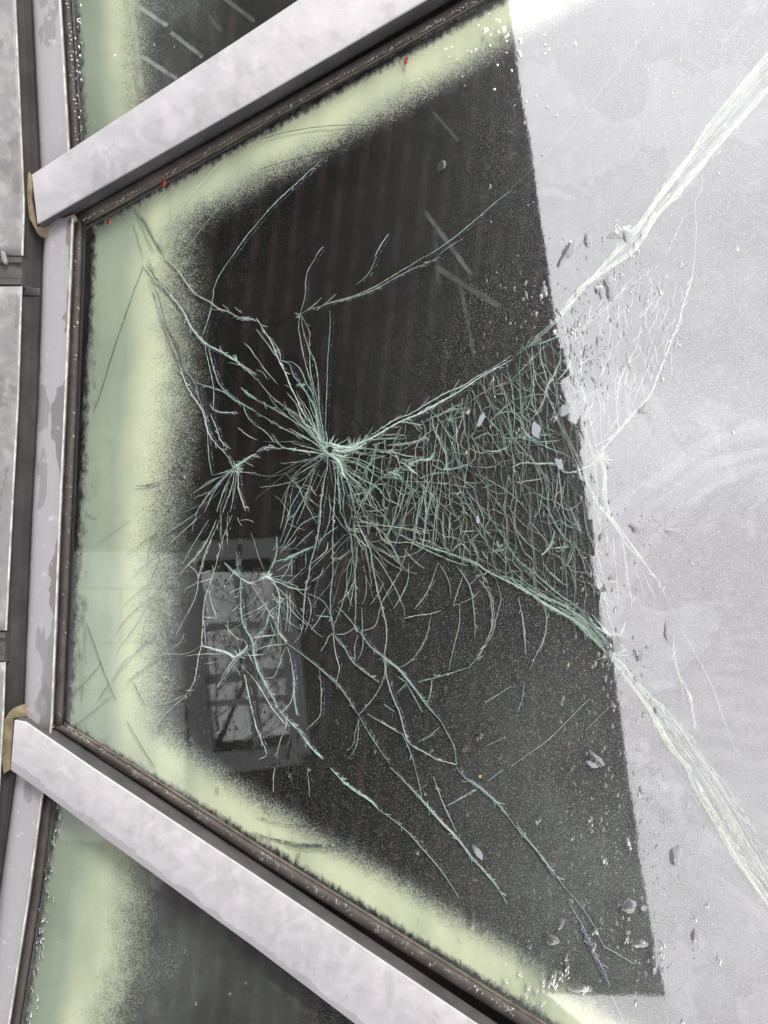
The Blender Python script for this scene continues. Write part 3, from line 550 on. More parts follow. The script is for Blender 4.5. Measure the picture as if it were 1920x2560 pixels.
# ================================================================== cracks
CR = {'1': (0, 0, .3858), '2': (640, 0, .3858), '3': (1280, 0, .3858), '4': (0, 640, .3858), '5': (640, 640, .3858), '6': (1280, 640, .3858),
      '7': (0, 1280, .3858), '8': (640, 1280, .3858), '9': (1280, 1280, .3858), '11': (640, 1920, .3858), '12': (1280, 1920, .3858),
      'D8': (700, 1000, .2411), 'D4': (440, 1340, .2532), 'D5': (960, 900, .2411), 'D6': (1240, 900, .2411), 'D7': (1160, 1240, .2411)}
T = """
1 4 860 1320 900 1390 940 1440 975 1510 1010 1570 1060 1640
1 2 855 1430 880 1490 895 1560 920 1630
1 2 870 1330 890 1400 930 1480 960 1560 1000 1620
1 1 1040 1550 1130 1400 1230 1260 1330 1150 1430 1040
1 1 1170 1659 1290 1490 1400 1360 1500 1250 1620 1130
2 1d 0 1100 150 1050 350 1000 520 968 640 965
2 1d 0 920 60 890 150 860 300 830 480 808 640 803 760 812 880 828
2 1d 20 870 160 830
2 3 0 1450 120 1310 250 1190 350 1095 440 1020
1 3 1659 1450 1590 1530 1500 1659
4 2 1500 0 1430 100 1385 200 1375 280 1340 420
2 2 770 1659 810 1580 860 1510
5 2 780 0 760 50 720 120 650 180
2 2 385 1659 410 1620 435 1595
5 2 390 0 335 90 320 170 315 260 285 370
2 2 1100 1659 1250 1560 1400 1440 1560 1300 1659 1230
3 1 0 1210 70 1150 160 1060 300 910 480 700 640 500 760 340 880 190 1010 10
2 2p 1190 1640 1260 1590 1340 1540
5 3 280 375 340 345 420 320 480 300 620 265 760 215 880 150 1000 85 1110 40 1190 0
5 2 480 295 620 258 760 200 860 140 960 80 1060 20 1090 0
5 2 340 345 425 265
5 2 440 310 520 240
5 2 285 375 275 450 290 560 320 700 360 830 375 900
5 2 290 390 310 500 345 620 350 730 370 830 400 950 420 1050
5 3 295 390 345 490 345 600 380 680 400 800 405 900 410 1000 420 1100
5 2 475 350 480 430 465 650 460 800 452 1000 448 1180
5 4 0 400 50 480 100 560 150 680 190 760 220 840 260 920 300 1010 360 1090 420 1180
5 2 0 470 60 550 110 620 160 690
5 2 75 520 145 600 155 680
5 3 160 675 215 700 240 770 300 850 350 930 390 1020 430 1150
5 2 160 675 240 690 290 740 330 830 370 900 400 1000
5 3 0 650 60 740 140 830
5 3 0 790 80 890 150 950 240 1020 340 1120
5 2 0 735 40 750 70 795
5 3 0 930 80 970 200 1040 320 1120 430 1210
5 3 0 1015 80 1060 200 1130 340 1190 430 1240
5 2 0 1100 60 1140 120 1210
5 2 100 1150 150 1220 200 1250
5 3 200 885 260 960 300 1060 400 1190
5 3 340 920 360 1000 400 1090 440 1190
5 3 180 940 210 1010 280 1080 360 1170 440 1230
5 5w 465 1240 560 1240 650 1220 760 1170 850 1120 940 1070 1050 1025 1150 970 1260 910 1340 860 1430 800 1520 745 1659 670
5 3 700 1190 760 1150 900 1060 1000 1020 1100 960 1240 880 1340 840 1430 780 1540 720 1659 640
5 1 730 1150 760 1105
5 1 790 1140 815 1100
5 1 860 1090 920 1035
5 1 960 1040 1000 965
5 1 1050 1000 1125 910
5 1 1160 940 1215 880
5 1 1260 890 1320 800
5 4 940 1070 1000 1080 1080 1095
5 3 850 1225 960 1215 1040 1200 1100 1180 1115 1200
5 3 700 1200 800 1185 900 1175 960 1160 975 1185
5 4 1150 1040 1250 1000 1330 985 1400 990
5 3 1100 1060 1200 1020 1300 970 1370 950
5 3 1370 960 1420 920 1500 870 1659 800
5 3 1530 1060 1570 1020 1659 940
5 3 1600 900 1570 800 1540 740
D8 3 480 530 430 400 400 260 360 80 330 0
D8 3 470 540 390 380 350 250 300 120 220 0
D8 4 460 540 360 380 270 270 200 170 40 60
D8 3 470 550 300 330 160 200 100 150
D8 3 470 480 440 300 410 100 405 0
D8 3w 480 500 400 340 380 200 350 60 320 0
D8 4w 475 520 420 420 340 300 260 250 200 150
D8 4w 480 560 380 545 200 520 60 500 0 495
D8 3 460 540 300 490 120 440
D8 2 450 530 330 430 160 330 90 290
D8 3 215 410 120 320
D8 3 470 560 380 590 240 630 100 650 0 655
D8 3 480 570 400 590 290 650 220 690
D8 3 480 570 380 660 300 760 240 880 180 980 100 1130 60 1280 0 1480
D8 2 490 580 330 680 200 760 140 820
D8 3 495 600 490 700 460 820 440 950 420 1100 420 1200 400 1350 370 1500 330 1659
D8 3 545 650 570 740 570 900 560 1100 550 1300 545 1500 540 1659
D8 4 590 660 605 900 610 1000 620 1100 620 1180
D8 3 620 760 640 840 660 950 660 1050 640 1130
D8 3 620 1150 680 1270 720 1360 745 1480 755 1659
D8 3 670 760 690 830 730 950 760 1080 790 1190
D8 3 660 740 700 820 760 960 800 1050 830 1120
D8 3 680 780 720 830 800 960 850 1120 880 1200 940 1260 1010 1320 1080 1400 1150 1500 1220 1650
D8 3w 650 710 690 760 780 840 860 930 900 1000 940 1090
D8 3 640 680 760 770 880 840 980 890 1050 950 1090 1020 1170 1070
D8 3 620 620 700 640 800 650 870 700 900 780 920 850
D8 3 600 590 760 600 860 630 960 680 1010 710 1080 760
D8 2 600 600 760 640 880 710
D8 3 540 560 700 540 800 545 950 575 1050 580 1120 610
D8 2 1000 530 1120 545 1230 610
D8 3 850 500 1050 515 1250 515
D8 2 760 620 860 660 940 740 1040 810
D8 3 1030 540 1180 540 1280 570 1400 590 1500 590
D8 7w 490 540 580 600 630 680 650 760 700 830
D8 7w 470 440 520 450 620 480 740 490 840 440 960 390
D8 5w 480 470 560 520 680 530 800 500 900 440
D8 5w 500 545 560 560 650 580 720 560
D8 4w 520 460 600 520 700 560
D8 6w 440 500 480 540 500 560 520 580
D8 5w 420 470 460 500 480 470 500 440
D8 4w 540 580 600 640 640 700 640 780
D8 3 1300 670 1200 720 1060 800 960 900 900 980 840 1080 790 1200 760 1300
D8 5 1110 750 1180 760 1240 790 1260 830
D8 3 1060 800 1150 800 1250 820
D8 3 750 1300 900 1310 1050 1300 1150 1310 1300 1340 1420 1370 1500 1400
D8 3 790 1190 820 1290 870 1410 910 1490 940 1580 940 1659
D8 3 760 1310 790 1400 830 1500 900 1560
D8 3 800 1230 900 1270 1000 1300
D8 2 1270 830 1240 1000 1200 1150 1160 1300 1080 1450
D8 2 1330 700 1320 850 1270 1050 1220 1200 1160 1310
D8 2 1390 920 1330 1080 1290 1250 1240 1420
D8 3 1260 820 1380 920 1440 1000 1440 1100 1400 1300 1380 1450
D8 2 1500 820 1480 1000 1430 1150 1420 1290 1400 1380
D8 3 1580 760 1560 1000 1520 1200 1500 1400 1480 1550
D8 2 1340 780 1450 860 1540 950 1600 1100 1640 1250
D8 4 1280 650 1350 720 1430 770
D8 2 1640 1000 1600 1300 1580 1550
D8 2 100 870 60 1000 30 1200 0 1330
D8 2 140 870 110 1000 100 1150 60 1300 0 1470
D8 3 40 750 130 830 200 920 240 1020 300 1130 360 1250 390 1280
D8 3 240 1020 150 1200 100 1350 0 1570
D8 2 0 1590 100 1450 200 1310 300 1240 420 1190
D8 2 250 960 330 1050 410 1110
D8 2 240 880 300 900 260 980 240 1020
D8 4 60 1640 180 1590 360 1520
D8 3 150 1530 240 1450 350 1350
D8 2 400 1470 500 1380 600 1310
D8 2 500 1470 470 1570 370 1659
D8 3 550 1640 620 1640 700 1580 740 1540
D8 2 1140 1500 1060 1440 1000 1300
D8 3 960 380 1060 360 1200 350 1280 360
D8 4 1120 470 1300 450 1440 420 1520 390 1540 430
D8 3 880 410 1080 400 1300 400
4 4 1060 0 1150 90 1210 180 1270 250 1350 290 1400 330 1480 360 1540 390 1620 400 1659 420
4 3 1200 200 1310 275
4 3 1370 340 1450 350 1520 380
4 4w 1530 405 1610 405 1659 415
4 2 1480 350 1440 310
4 2 1560 365 1520 330
4 4 920 40 1000 150 1060 200 1110 260 1180 350 1230 450 1300 540 1350 580 1430 620 1500 660 1580 720 1659 800
4 2 950 0 980 60 1010 160 1100 230
4 3 950 140 1000 250 1040 400 1080 500 1130 620 1165 720 1200 740 1260 820 1280 900 1320 1000
4 4 1165 720 1200 830 1260 930 1310 1010 1340 1130 1400 1220 1450 1270 1500 1340
4 2d 1040 400 1090 490 1150 570 1170 680
4 2d 1070 540 1130 640 1170 710
4 4 1260 820 1370 850 1450 880 1520 930 1600 975 1659 1010
4 3 1350 590 1380 720 1420 830 1480 890 1520 920
4 2 1370 330 1330 450 1310 510
4 2 1320 560 1350 700 1380 850 1380 980
4 4 1360 960 1400 1005 1540 1015
4 3 1360 1020 1400 1120 1430 1200 1490 1250
4 2 1340 1130 1350 1300 1370 1420
4 4 1560 850 1600 890 1659 930
4 3 1570 950 1600 1040 1659 1100
4 2 1540 1110 1600 1160 1659 1190
4 3 1420 580 1440 620 1520 680
4 4 1510 640 1540 690 1600 740
4 3 1480 685 1590 720 1659 770
4 2 1580 560 1620 600 1659 660
4 2d 925 60 850 260 780 460 720 640 660 840 600 1010
4 3d 870 1485 930 1490 1040 1465
4 2d 1060 1450 1150 1445
4 5 1520 1370 1600 1310 1659 1280
5 4 0 1270 60 1245 100 1240 160 1250
4 3 1520 1370 1440 1440 1350 1540 1280 1640
4 2 1500 1390 1400 1500 1320 1659
4 2 1510 1390 1450 1510 1400 1659
4 2 1520 1400 1490 1520 1440 1659
4 2 1530 1400 1520 1500 1490 1659
4 4 1540 1390 1545 1520 1590 1650
4 2 1380 1420 1460 1400 1560 1400 1659 1405
4 3 1450 1400 1520 1370 1560 1330 1640 1360
7 2 1150 0 1050 70 1015 130 960 170 880 230 815 265
7 2 1280 0 1150 90 1040 160
7 3 1040 160 1030 250 1020 330 970 440
7 2 1015 130 990 160 960 250 950 330
7 2 1130 180 1040 260 950 330 850 435
7 2 1300 20 1200 110 1100 200
7 2 1350 50 1280 160 1220 260 1180 340
7 4 1400 50 1330 200 1260 300 1200 360 1160 420
7 3 1420 50 1330 260 1290 400 1270 460 1200 500 1190 530
7 3 1500 20 1440 180 1400 330 1370 430 1330 550 1315 650 1310 750 1300 870 1280 950 1260 1080 1210 1180 1080 1300 1010 1390 1010 1440
7 2 1220 345 1270 390 1280 450 1260 560 1200 680 1140 790
7 3 1300 400 1370 380
7 3 1280 460 1370 430
7 3 1350 510 1370 600 1400 690
7 3 1320 685 1400 690
7 2 1320 700 1330 870
7 2 1070 380 980 450 930 490 800 600
7 3 1140 400 1080 400 1060 440 1000 530 880 630 800 710 750 790
7 2 1070 550 1000 570 930 640 900 720
7 2 1070 550 1010 620 960 680 930 730 910 860 870 920
7 3 1100 500 1060 600 1030 700 1000 810 940 850 880 910 810 990 720 1100
7 2 900 700 840 790 770 880 750 940
7 2 870 920 810 960 770 1020 720 1090
7 3 1300 870 1230 910 1170 925 1070 925 990 970 900 1040 850 1080 800 1150
7 4w 1300 870 1340 880 1450 910 1520 940 1590 890
7 2 1190 790 1170 840 1110 890
7 3 1640 870 1560 930 1500 1000 1440 1090 1400 1140
7 2d 555 720 600 840 650 990 700 1110 750 1230
7 2d 660 970 580 1070 470 1180
7 2d 700 1120 630 1220
7 2d 720 1190 620 1280 490 1380
7 2d 860 1100 900 1190 940 1260
7 2 980 1250 1060 1245 1150 1210 1210 1180
7 1d 820 1360 900 1500 1000 1659
7 1 860 30 780 80 600 220
7 1 560 0 610 30 640 0
7 2 1450 330 1530 420
7 2 1580 1060 1620 1250 1659 1380
D4 4 590 150 600 300 630 430 630 680 660 880 740 1040 760 1180 800 1320 850 1420 940 1590 1000 1700 1080 1800
D4 3w 480 265 590 380 650 430 740 465 870 410
D4 2 600 310 540 400 490 470
D4 3 740 470 830 620 920 760 980 880 1010 960 1090 1060
D4 4 990 0 990 150 950 280 880 400 800 450
D4 5w 820 440 880 400 940 420
D4 4w 880 410 950 440 1010 560 1020 680 1005 830 1010 960
D4 4w 1010 960 1090 1060
D4 3 1090 1060 1200 1140 1300 1220 1400 1300 1500 1390 1600 1490 1659 1560
D4 3w 1000 980 880 990 760 1010
D4 2 1090 1070 900 1090 780 1135
D4 4 1000 690 920 760 880 900 830 970 770 1010
D4 2 930 850 960 960
D4 3 870 410 1000 460 1100 460 1180 400 1280 300
D4 4 950 430 1100 500 1200 530 1280 530
D4 4 980 250 1120 220 1250 150 1370 100
D4 3 1380 0 1370 110 1330 260 1310 400 1280 520 1260 720 1250 880 1220 990 1160 1060
D4 3 1540 0 1550 200 1545 400 1520 620 1530 820 1560 960 1600 1050 1659 1110
D4 2 1090 540 1100 750 1080 940
D4 3 1120 560 1125 750 1110 950
D4 3 1300 590 1330 720 1310 850 1270 950
D4 2 1090 600 1010 680 940 740
D4 2 1300 570 1450 650 1530 790 1560 940
D4 2 1480 710 1400 840 1330 930
D4 3 1550 960 1500 1000 1480 1060 1430 1140
D4 2 1550 960 1570 1150 1610 1310 1580 1450
D4 3 1410 1300 1430 1500 1430 1700 1410 1800 1280 1920
D4 2 1080 1100 1040 1200 990 1350 950 1400 890 1410
D4 4 1100 1100 1140 1260 1160 1450 1160 1600 1190 1780
D4 2 1150 1560 1130 1650 1040 1750
D4 2 740 1380 860 1560 950 1710 1070 1860
D4 3 670 1370 710 1550 780 1870 830 2000 890 2160 820 2212
D4 5 1090 1790 1080 1910
D4 3 1060 1950 1020 2050 990 2200
D4 5 1080 1800 1200 1920 1320 2080 1400 2170 1450 2210
D4 2 480 880 570 990 650 1040
D4 2 700 1150 760 1260
D4 2 630 590 560 610
D4 2 620 680 550 750
D4 3 640 1010 700 1090 600 1190 500 1320 400 1500
D4 3 1030 430 1100 330 1140 220
D4 2 1140 230 1140 400
D4 2 1280 170 1280 290
D4 2 1450 310 1430 380 1340 450
D4 2 1500 60 1480 150 1340 270
D4 2 1190 0 1150 60 1050 140
D4 5w 600 1190 660 1150 700 1080
8 3 510 800 560 860 600 930 640 985 720 1050 800 1110
8 3 570 60 610 140 620 250 640 400 645 600 640 740
8 4w 630 730 640 740 660 780
8 4 640 740 700 820 760 890 830 950 920 1020 980 1090 1050 1180 1110 1260 1200 1360
8 3 530 620 590 680 640 740
8 2 640 750 580 790 520 795
8 2 680 775 770 740 800 640 805 600
8 2 660 800 640 870 640 970
8 2 685 620 690 750 690 880 660 960
8 3 640 0 640 100 640 150 700 210 740 240 750 320 770 430 790 530 810 600 840 720 845 830 830 940 835 1050 780 1180 700 1280 665 1320
8 4 840 950 850 1080 890 1210 930 1300 960 1420 1000 1510 1090 1560 1180 1610 1300 1640
8 3 665 1320 730 1430 800 1540 870 1640
8 3 410 1010 520 1110 600 1220 665 1320
8 2 665 1340 640 1450 630 1510 590 1550
8 3 665 1340 655 1500 615 1580
8 3 650 60 760 80 880 95 1000 110 1130 140
8 3 650 60 740 250
8 3 760 90 850 170 930 320 940 380
8 3 940 380 880 480 830 560 810 600
8 2 980 230 940 380
8 3 990 330 985 440 950 530 890 630
8 3 640 420 600 520 530 600
8 2 710 410 715 520 690 600
8 3 800 170 900 200 1000 200 1110 250 1200 290 1300 330 1380 350
8 4 900 130 1000 180 1100 220 1250 270 1400 330 1500 380 1580 420 1659 440
8 2 830 460 780 550 740 600
8 2 960 240 1030 320 1090 365
8 3 1180 330 1140 450 1100 540 1030 630
8 2 1180 330 1230 400 1260 490 1260 560
8 3 1300 350 1350 420 1390 500 1410 620 1420 750 1420 820
8 2 1340 420 1300 540 1280 610
8 2 1320 600 1320 720 1290 850 1250 1030
8 1 1280 610 1400 560 1450 510
8 3 1140 650 1110 800 1060 900 1000 970 930 1010
8 2 960 690 1060 670 1140 660 1200 640
8 4 1450 440 1510 520 1530 620 1530 740 1500 830 1450 930 1380 1010
8 3 1560 450 1590 560 1560 680 1540 780 1500 850
8 3 1380 1010 1290 1040 1150 1080 1050 1105
8 3 1140 1090 1130 1180 1110 1250
8 2 980 1120 1080 1300
8 3 980 1110 910 1180
8 2 920 1070 980 1110
8 3 720 1310 800 1360 900 1420 960 1450
8 1 830 1250 900 1300
8 3 1200 1360 1250 1450 1290 1540 1300 1640
8 3 1190 1400 1130 1450 1060 1490
8 3 950 1440 1000 1560 1030 1659
8 2p 1380 480 1440 420
8 2 910 0 880 90 830 220
8 2 970 0 930 130 900 220
8 2 1050 0 1030 150 1000 250
8 2 1110 0 1090 150 1080 240
8 2 1170 0 1170 130 1150 250
8 2 1210 0 1215 180
8 2 1260 0 1250 180
8 2 1310 20 1330 100 1300 240
8 1 1659 1130 1550 1200 1480 1240
8 1 1500 1520 1620 1460
11 4 480 0 560 90 650 160 740 220 800 280
11 3 800 280 900 350 990 430 1060 510 1150 610 1220 700 1320 850
11 4 870 0 960 90 1060 200 1140 290 1220 380 1300 460 1400 590 1500 700 1580 800 1630 890
11 2 1030 0 1060 120 1080 220
11 3 1150 60 1200 200 1260 330 1300 420
11 5 1300 0 1360 70 1450 130 1530 200 1600 270 1659 350
11 3 1240 250 1330 200 1430 140
11 1 1040 160 1110 110
11 1 1500 90 1600 20
11 2 120 0 110 80 110 160
11 2 330 0 340 100 345 190
11 1d 0 320 80 345 200 370 320 368 420 360
11 6d 0 430 80 460 200 490 320 510 450 512 560 500 640 480
11 1d 180 500 300 530 420 540 560 530 680 510
12 4 0 350 80 450 170 550 240 640 300 720 370 810
12 3 30 360 110 470 200 590 280 720
12 2 370 810 450 900 540 1040 600 1160 650 1190 800 1280
12 5p 370 880 450 1010 520 1170 580 1290 640 1420
12 1 640 1470 700 1590 730 1659
9 5 0 440 100 510 200 590 300 650 400 700 480 780 560 850 640 940
9 3 30 320 150 430 300 560 420 620 520 720 600 830
9 3 0 380 120 480 260 570 380 640 500 780 620 900
9 4w 600 0 680 100 760 230 840 300 900 380 960 460 1000 550
9 2 1000 550 1050 650 1100 750 1170 880 1250 1020 1310 1150 1370 1320 1430 1490 1530 1659
9 4 700 150 730 250 750 400 770 520 780 600 770 640
9 2 660 150 670 280
9 2 620 100 620 250
9 3 680 430 690 500 700 600
9 3 240 0 300 100 360 180 410 230
9 3 400 0 440 120 480 180
9 3 410 230 370 330 350 350
9 4 280 130 250 230 200 280
9 2 410 280 420 540
9 2 440 230 500 350 560 470 590 600 640 640
9 3w 540 370 570 450 640 600
9 3 50 560 70 680 80 800 95 930
9 3 80 1110 70 1210 40 1300
9 3 200 600 230 700 210 820 160 930 120 1020
9 2 510 1210 400 1320 250 1470 130 1560 0 1650
9 1 650 1250 480 1420
9 4 1060 790 1055 900 1070 1000 1100 1100 1120 1220
9 4 1100 1080 1160 1200 1180 1320 1200 1420
9 2 800 350 870 560
9 2 860 400 930 560
9 4w 740 720 700 830
9 4w 520 660 620 780 700 800
6 2 960 50 880 110 780 180 700 240 600 350 520 420 460 490 420 540
3 2 1230 1130 1240 1200 1195 1300 1195 1400 1200 1500 1190 1659
6 4 1190 0 1170 150 1120 300 1080 450 1010 620 960 760 910 880 870 940 760 1050 700 1130 600 1250 570 1300
6 3 830 990 740 1080 660 1160 590 1260
3 3 1120 1400 1060 1530 1000 1659
6 3w 380 450 440 570 450 700 460 850 490 950 520 1100 560 1290
6 4 310 520 320 650 280 760 230 850 200 950 130 1060
6 4 390 640 370 720 300 800
6 3 300 800 290 950 250 1090
6 2 360 800 420 900 400 1000 380 1180
6 3 840 450 820 560 760 690 710 790 690 900 680 1000 690 1130
6 2 820 560 880 720 910 810
6 3 660 560 620 690 560 800
6 1 610 400 680 480 740 550
6 2 560 420 600 560
6 2 930 570 950 700
6 2 800 700 800 850 760 900
6 2 900 700 830 850 780 980
6 2 560 870 580 1000 580 1140 600 1250
6 2 420 960 500 900 560 860
6 3 560 1290 600 1400 600 1530
6 4 0 1010 40 1030 80 1100 90 1150 150 1200 240 1200 310 1195
6 5 0 1370 70 1340 160 1345 290 1350 350 1400 430 1390 520 1350 560 1300
6 3 150 1350 200 1500 180 1659
6 2 220 1370 240 1500 230 1640
6 2 350 1430 330 1560 300 1659
6 2 300 1400 290 1540 270 1659
6 4 480 1440 520 1520 600 1650
6 3 100 580 200 560 300 520 380 500
6 3 0 800 100 700 240 560
6 2 120 780 240 740
D5 3 200 1100 60 1180 0 1210
D5 5 250 1080 350 1040 480 1020 530 940
D5 4 500 580 520 700 580 850 640 980 660 1150 680 1250
D5 2 560 600 640 720 720 820 850 930
D5 4 500 1080 600 1130 720 1130 860 1080
D5 4 370 1230 500 1180 680 1170
D5 3 930 820 1030 770 1110 765
D5 3 1100 640 1180 560 1300 530 1400 570 1460 680
D5 4 1060 940 1160 945 1300 900
D5 4w 1420 690 1480 760 1600 850
D5 2 420 1230 400 1450 350 1659
D5 2 500 1230 470 1500 450 1659
D5 2 600 1130 590 1350 550 1650
D5 2 680 1250 690 1500 780 1659
D5 2 720 1250 850 1450 960 1659
D5 2 850 1350 980 1500 1100 1640
D5 3 1050 1320 1150 1440 1300 1640
D5 2 1200 620 1260 850 1300 1000
D5 3 580 1280 690 1270
D5 3 930 880 950 1000 900 1080
D5 3 570 1120 560 1280 540 1400
D7 5 0 640 130 700 220 770 350 840 480 900 620 980 750 1050 830 1110 960 1180 1100 1270 1200 1330 1300 1420 1400 1520 1500 1630
D7 3 340 830 450 840 600 900 720 1000 900 1100 1100 1240
D7 3 560 1060 600 1200 620 1300 640 1450 650 1659
D7 3 830 1110 860 1240 860 1350 840 1480 790 1620
D7 4 250 180 350 330 440 470 510 590 600 700 730 800 850 900 960 1000 1100 1100 1250 1200 1350 1310
D7 3 480 220 560 370 660 490 790 580
D7 2 800 40 790 130 740 220
D7 4 800 50 900 180 950 290 1030 420 1080 530
D7 3 1130 500 1090 640 1070 700
D7 4 940 350 920 470 860 560 800 620
D7 5 1100 100 1160 250 1230 390
D7 3 1140 480 1230 640 1280 800 1370 880
D7 2 1080 700 1140 850 1160 1000
D7 3 820 690 900 800 1000 880
D7 3 0 40 100 180 220 350 300 450
D7 3 20 380 120 570 200 700
D7 5w 1340 0 1420 120 1520 230 1659 430
D7 4w 1370 850 1430 1000 1530 1190
D7 4w 1300 1250 1360 1350 1480 1420 1560 1500
"""
class Web:
    def __init__(s): s.v = []; s.f = []; s.c = []
    def ribbon(s, pts, w, col, y0=YC, jit=.7, taper=True, y1=None):
        n = len(pts)
        if n < 2: return
        base = len(s.v)
        for i, (x, y) in enumerate(pts):
            a = pts[max(i - 1, 0)]; b = pts[min(i + 1, n - 1)]
            dx, dy = b[0] - a[0], b[1] - a[1]; l = math.hypot(dx, dy) or 1; nx, ny = -dy / l, dx / l
            t = i / (n - 1)
            ww = w / 2 * ((.35 + .65 * math.sin(math.pi * min(max(t, .02), .98)) ** .5) if taper else 1) * random.uniform(.65, 1.3)
            x += nx * random.gauss(0, jit) * .5; y += ny * random.gauss(0, jit) * .5
            for k, (o, yy) in enumerate(((-ww, y0 + .0008), (0, y0), (ww, y0 + .0008))):
                p = P(x + nx * o, y + ny * o); s.v.append((p.x, yy, p.z)); s.c.append(col)
        for i in range(n - 1):
            q = base + 3 * i
            s.f += [(q, q + 3, q + 4, q + 1), (q + 1, q + 4, q + 5, q + 2)]
    def build(s, name, mat, parent):
        me = bpy.data.meshes.new(name); me.from_pydata(s.v, [], s.f)
        ca = me.color_attributes.new('tint', 'FLOAT_COLOR', 'POINT')
        for i, c in enumerate(s.c): ca.data[i].color = (*c, 1)
        me.update(); return link(name, me, mat, parent)
def smooth(pts, step=5.0):
    if len(pts) < 3:
        (a, b), (c, d) = pts[0], pts[-1]; n = max(2, int(math.hypot(c - a, d - b) / step))
        return [(a + (c - a) * i / n, b + (d - b) * i / n) for i in range(n + 1)]
    o = []; q = [pts[0]] + pts + [pts[-1]]
    for i in range(1, len(q) - 2):
        p0, p1, p2, p3 = q[i - 1:i + 3]; n = max(1, int(math.hypot(p2[0] - p1[0], p2[1] - p1[1]) / step))
        for k in range(n):
            t = k / n
            o.append(tuple(.5 * (2 * p1[j] + (p2[j] - p0[j]) * t + (2 * p0[j] - 5 * p1[j] + 4 * p2[j] - p3[j]) * t * t + (3 * p1[j] - p0[j] - 3 * p2[j] + p3[j]) * t ** 3) for j in (0, 1)))
    o.append(pts[-1]); return o
def sc3(c, a, b):
    k = rr.uniform(a, b); return tuple(min(1, q * k) for q in c)
TEAL = (.56, .72, .65); SAGE = (.64, .70, .60); PALE = (.80, .83, .81); WHITE = (.86, .97, .92); DARK = (.035, .06, .05); PURP = (.10, .09, .22)
CREAM = (.93, .95, .80)
web, ghost = Web(), Web()
rr = random.Random(21)
def tint(x, y, flag):
    if flag == 'w': return WHITE
    if flag == 'd': return DARK
    if flag == 'p': return (.46, .46, .58)
    if flag == 'c': return CREAM
    c = rr.choice((TEAL, TEAL, SAGE, PALE, SAGE)); k = rr.uniform(.75, 1.3)
    if x < 430: k *= .55
    if x > 1500: return sc3(CREAM, .8, 1.05)
    return tuple(a * k for a in c)
def crack(pts, wdt, flag):
    sp = smooth(pts); mx_, my_ = sp[len(sp) // 2]; c = tint(mx_, my_, flag)
    base = {1: 1.2, 2: 1.9, 3: 2.8, 4: 4.0, 5: 5.4, 6: 7, 7: 8}[wdt]
    if wdt <= 2: web.ribbon(sp, base, c)
    else:
        k = wdt if wdt < 6 else 5
        web.ribbon(sp, base * .62, c, jit=.9)
        for j in range(k - 1):
            a = rr.uniform(0, .5); b = rr.uniform(.55, 1); n = len(sp); seg = sp[int(a * n):max(int(b * n), int(a * n) + 3)]
            ox, oy = rr.gauss(0, base * .38), rr.gauss(0, base * .38)
            cc = tint(mx_, my_, flag if flag in 'wdp' and flag else '') if rr.random() < .7 else tuple(min(.9, q * 1.6) for q in c)
            web.ribbon([(x + ox, y + oy) for x, y in seg], base * rr.uniform(.2, .45), cc, y0=YC + .0003 * (j + 1), jit=1.4)
    # barbs
    if wdt >= 3 and flag != 'd':
        L_ = len(sp)
        for i in range(4, L_ - 3, 1):
            if rr.random() < .13 * (wdt - 2):
                dx, dy = sp[i + 1][0] - sp[i - 1][0], sp[i + 1][1] - sp[i - 1][1]; an = math.atan2(dy, dx) + rr.choice((-1, 1)) * rr.uniform(.2, .7) + (math.pi if rr.random() < .3 else 0)
                ln = rr.uniform(5, 16) * (1 + .25 * (wdt - 3)); cv = rr.uniform(-.03, .03)
                pl = [sp[i]]
                for _ in range(4):
                    pl.append((pl[-1][0] + math.cos(an) * ln / 4, pl[-1][1] + math.sin(an) * ln / 4)); an += cv * 4
                web.ribbon(pl, rr.uniform(.9, 2.2), sc3(c, .8, 1.4), y0=YC + .0006, jit=.3)
    if wdt >= 2 and mx_ > 430 and mx_ < 1450 and rr.random() < .75 and flag != 'd':
        # violet copy painted in for the crack's reflection in the back pane
        g = [(x + 7 + rr.uniform(-1, 1), y + 2) for x, y in sp]
        ghost.ribbon(g, base * 1.3, sc3(PURP, .35, .8), y0=.0030)
for ln in T.strip().splitlines():
    t = ln.split(); ox, oy, k = CR[t[0]]; wf_ = t[1]; wd_ = int(wf_[0]); fl = wf_[1:] 
    n_ = [float(q) for q in t[2:]]
    crack([(ox + n_[i] * k, oy + n_[i + 1] * k) for i in range(0, len(n_), 2)], wd_, fl)
# sprays of near parallel strands on the right
def spray(A, B, n, w0, w1, flag=''):
    A, B = smooth(A, 8), smooth(B, 8)
    def at(pl, t): i = min(int(t * (len(pl) - 1)), len(pl) - 2); f = t * (len(pl) - 1) - i; return (pl[i][0] + (pl[i + 1][0] - pl[i][0]) * f, pl[i][1] + (pl[i + 1][1] - pl[i][1]) * f)
    for _ in range(n):
        u = rr.random(); a = rr.uniform(0, .85); b = min(1, a + rr.uniform(.1, .5)); u2 = u + rr.uniform(-.12, .12)
        pts = []
        m_ = max(4, int((b - a) * 60))
        for i in range(m_ + 1):
            t = a + (b - a) * i / m_; p, q = at(A, t), at(B, t); uu = u + (u2 - u) * i / m_
            pts.append((p[0] + (q[0] - p[0]) * uu, p[1] + (q[1] - p[1]) * uu))
        web.ribbon(pts, rr.uniform(w0, w1), tint(pts[0][0], pts[0][1], flag), y0=YC + rr.uniform(0, .0008), jit=1.6)
def X(k, s):
    ox, oy, f = CR[k]; n = [float(q) for q in s.split()]; return [(ox + n[i] * f, oy + n[i + 1] * f) for i in range(0, len(n), 2)]
up_a = X('6', '0 640 100 565 200 480 300 385 380 300 450 210 540 110') + X('3', '650 1640 800 1470 900 1330 1000 1190 1100 1060 1180 960 1240 850 1340 720 1420 620 1500 520 1580 430 1659 340 1800 160')
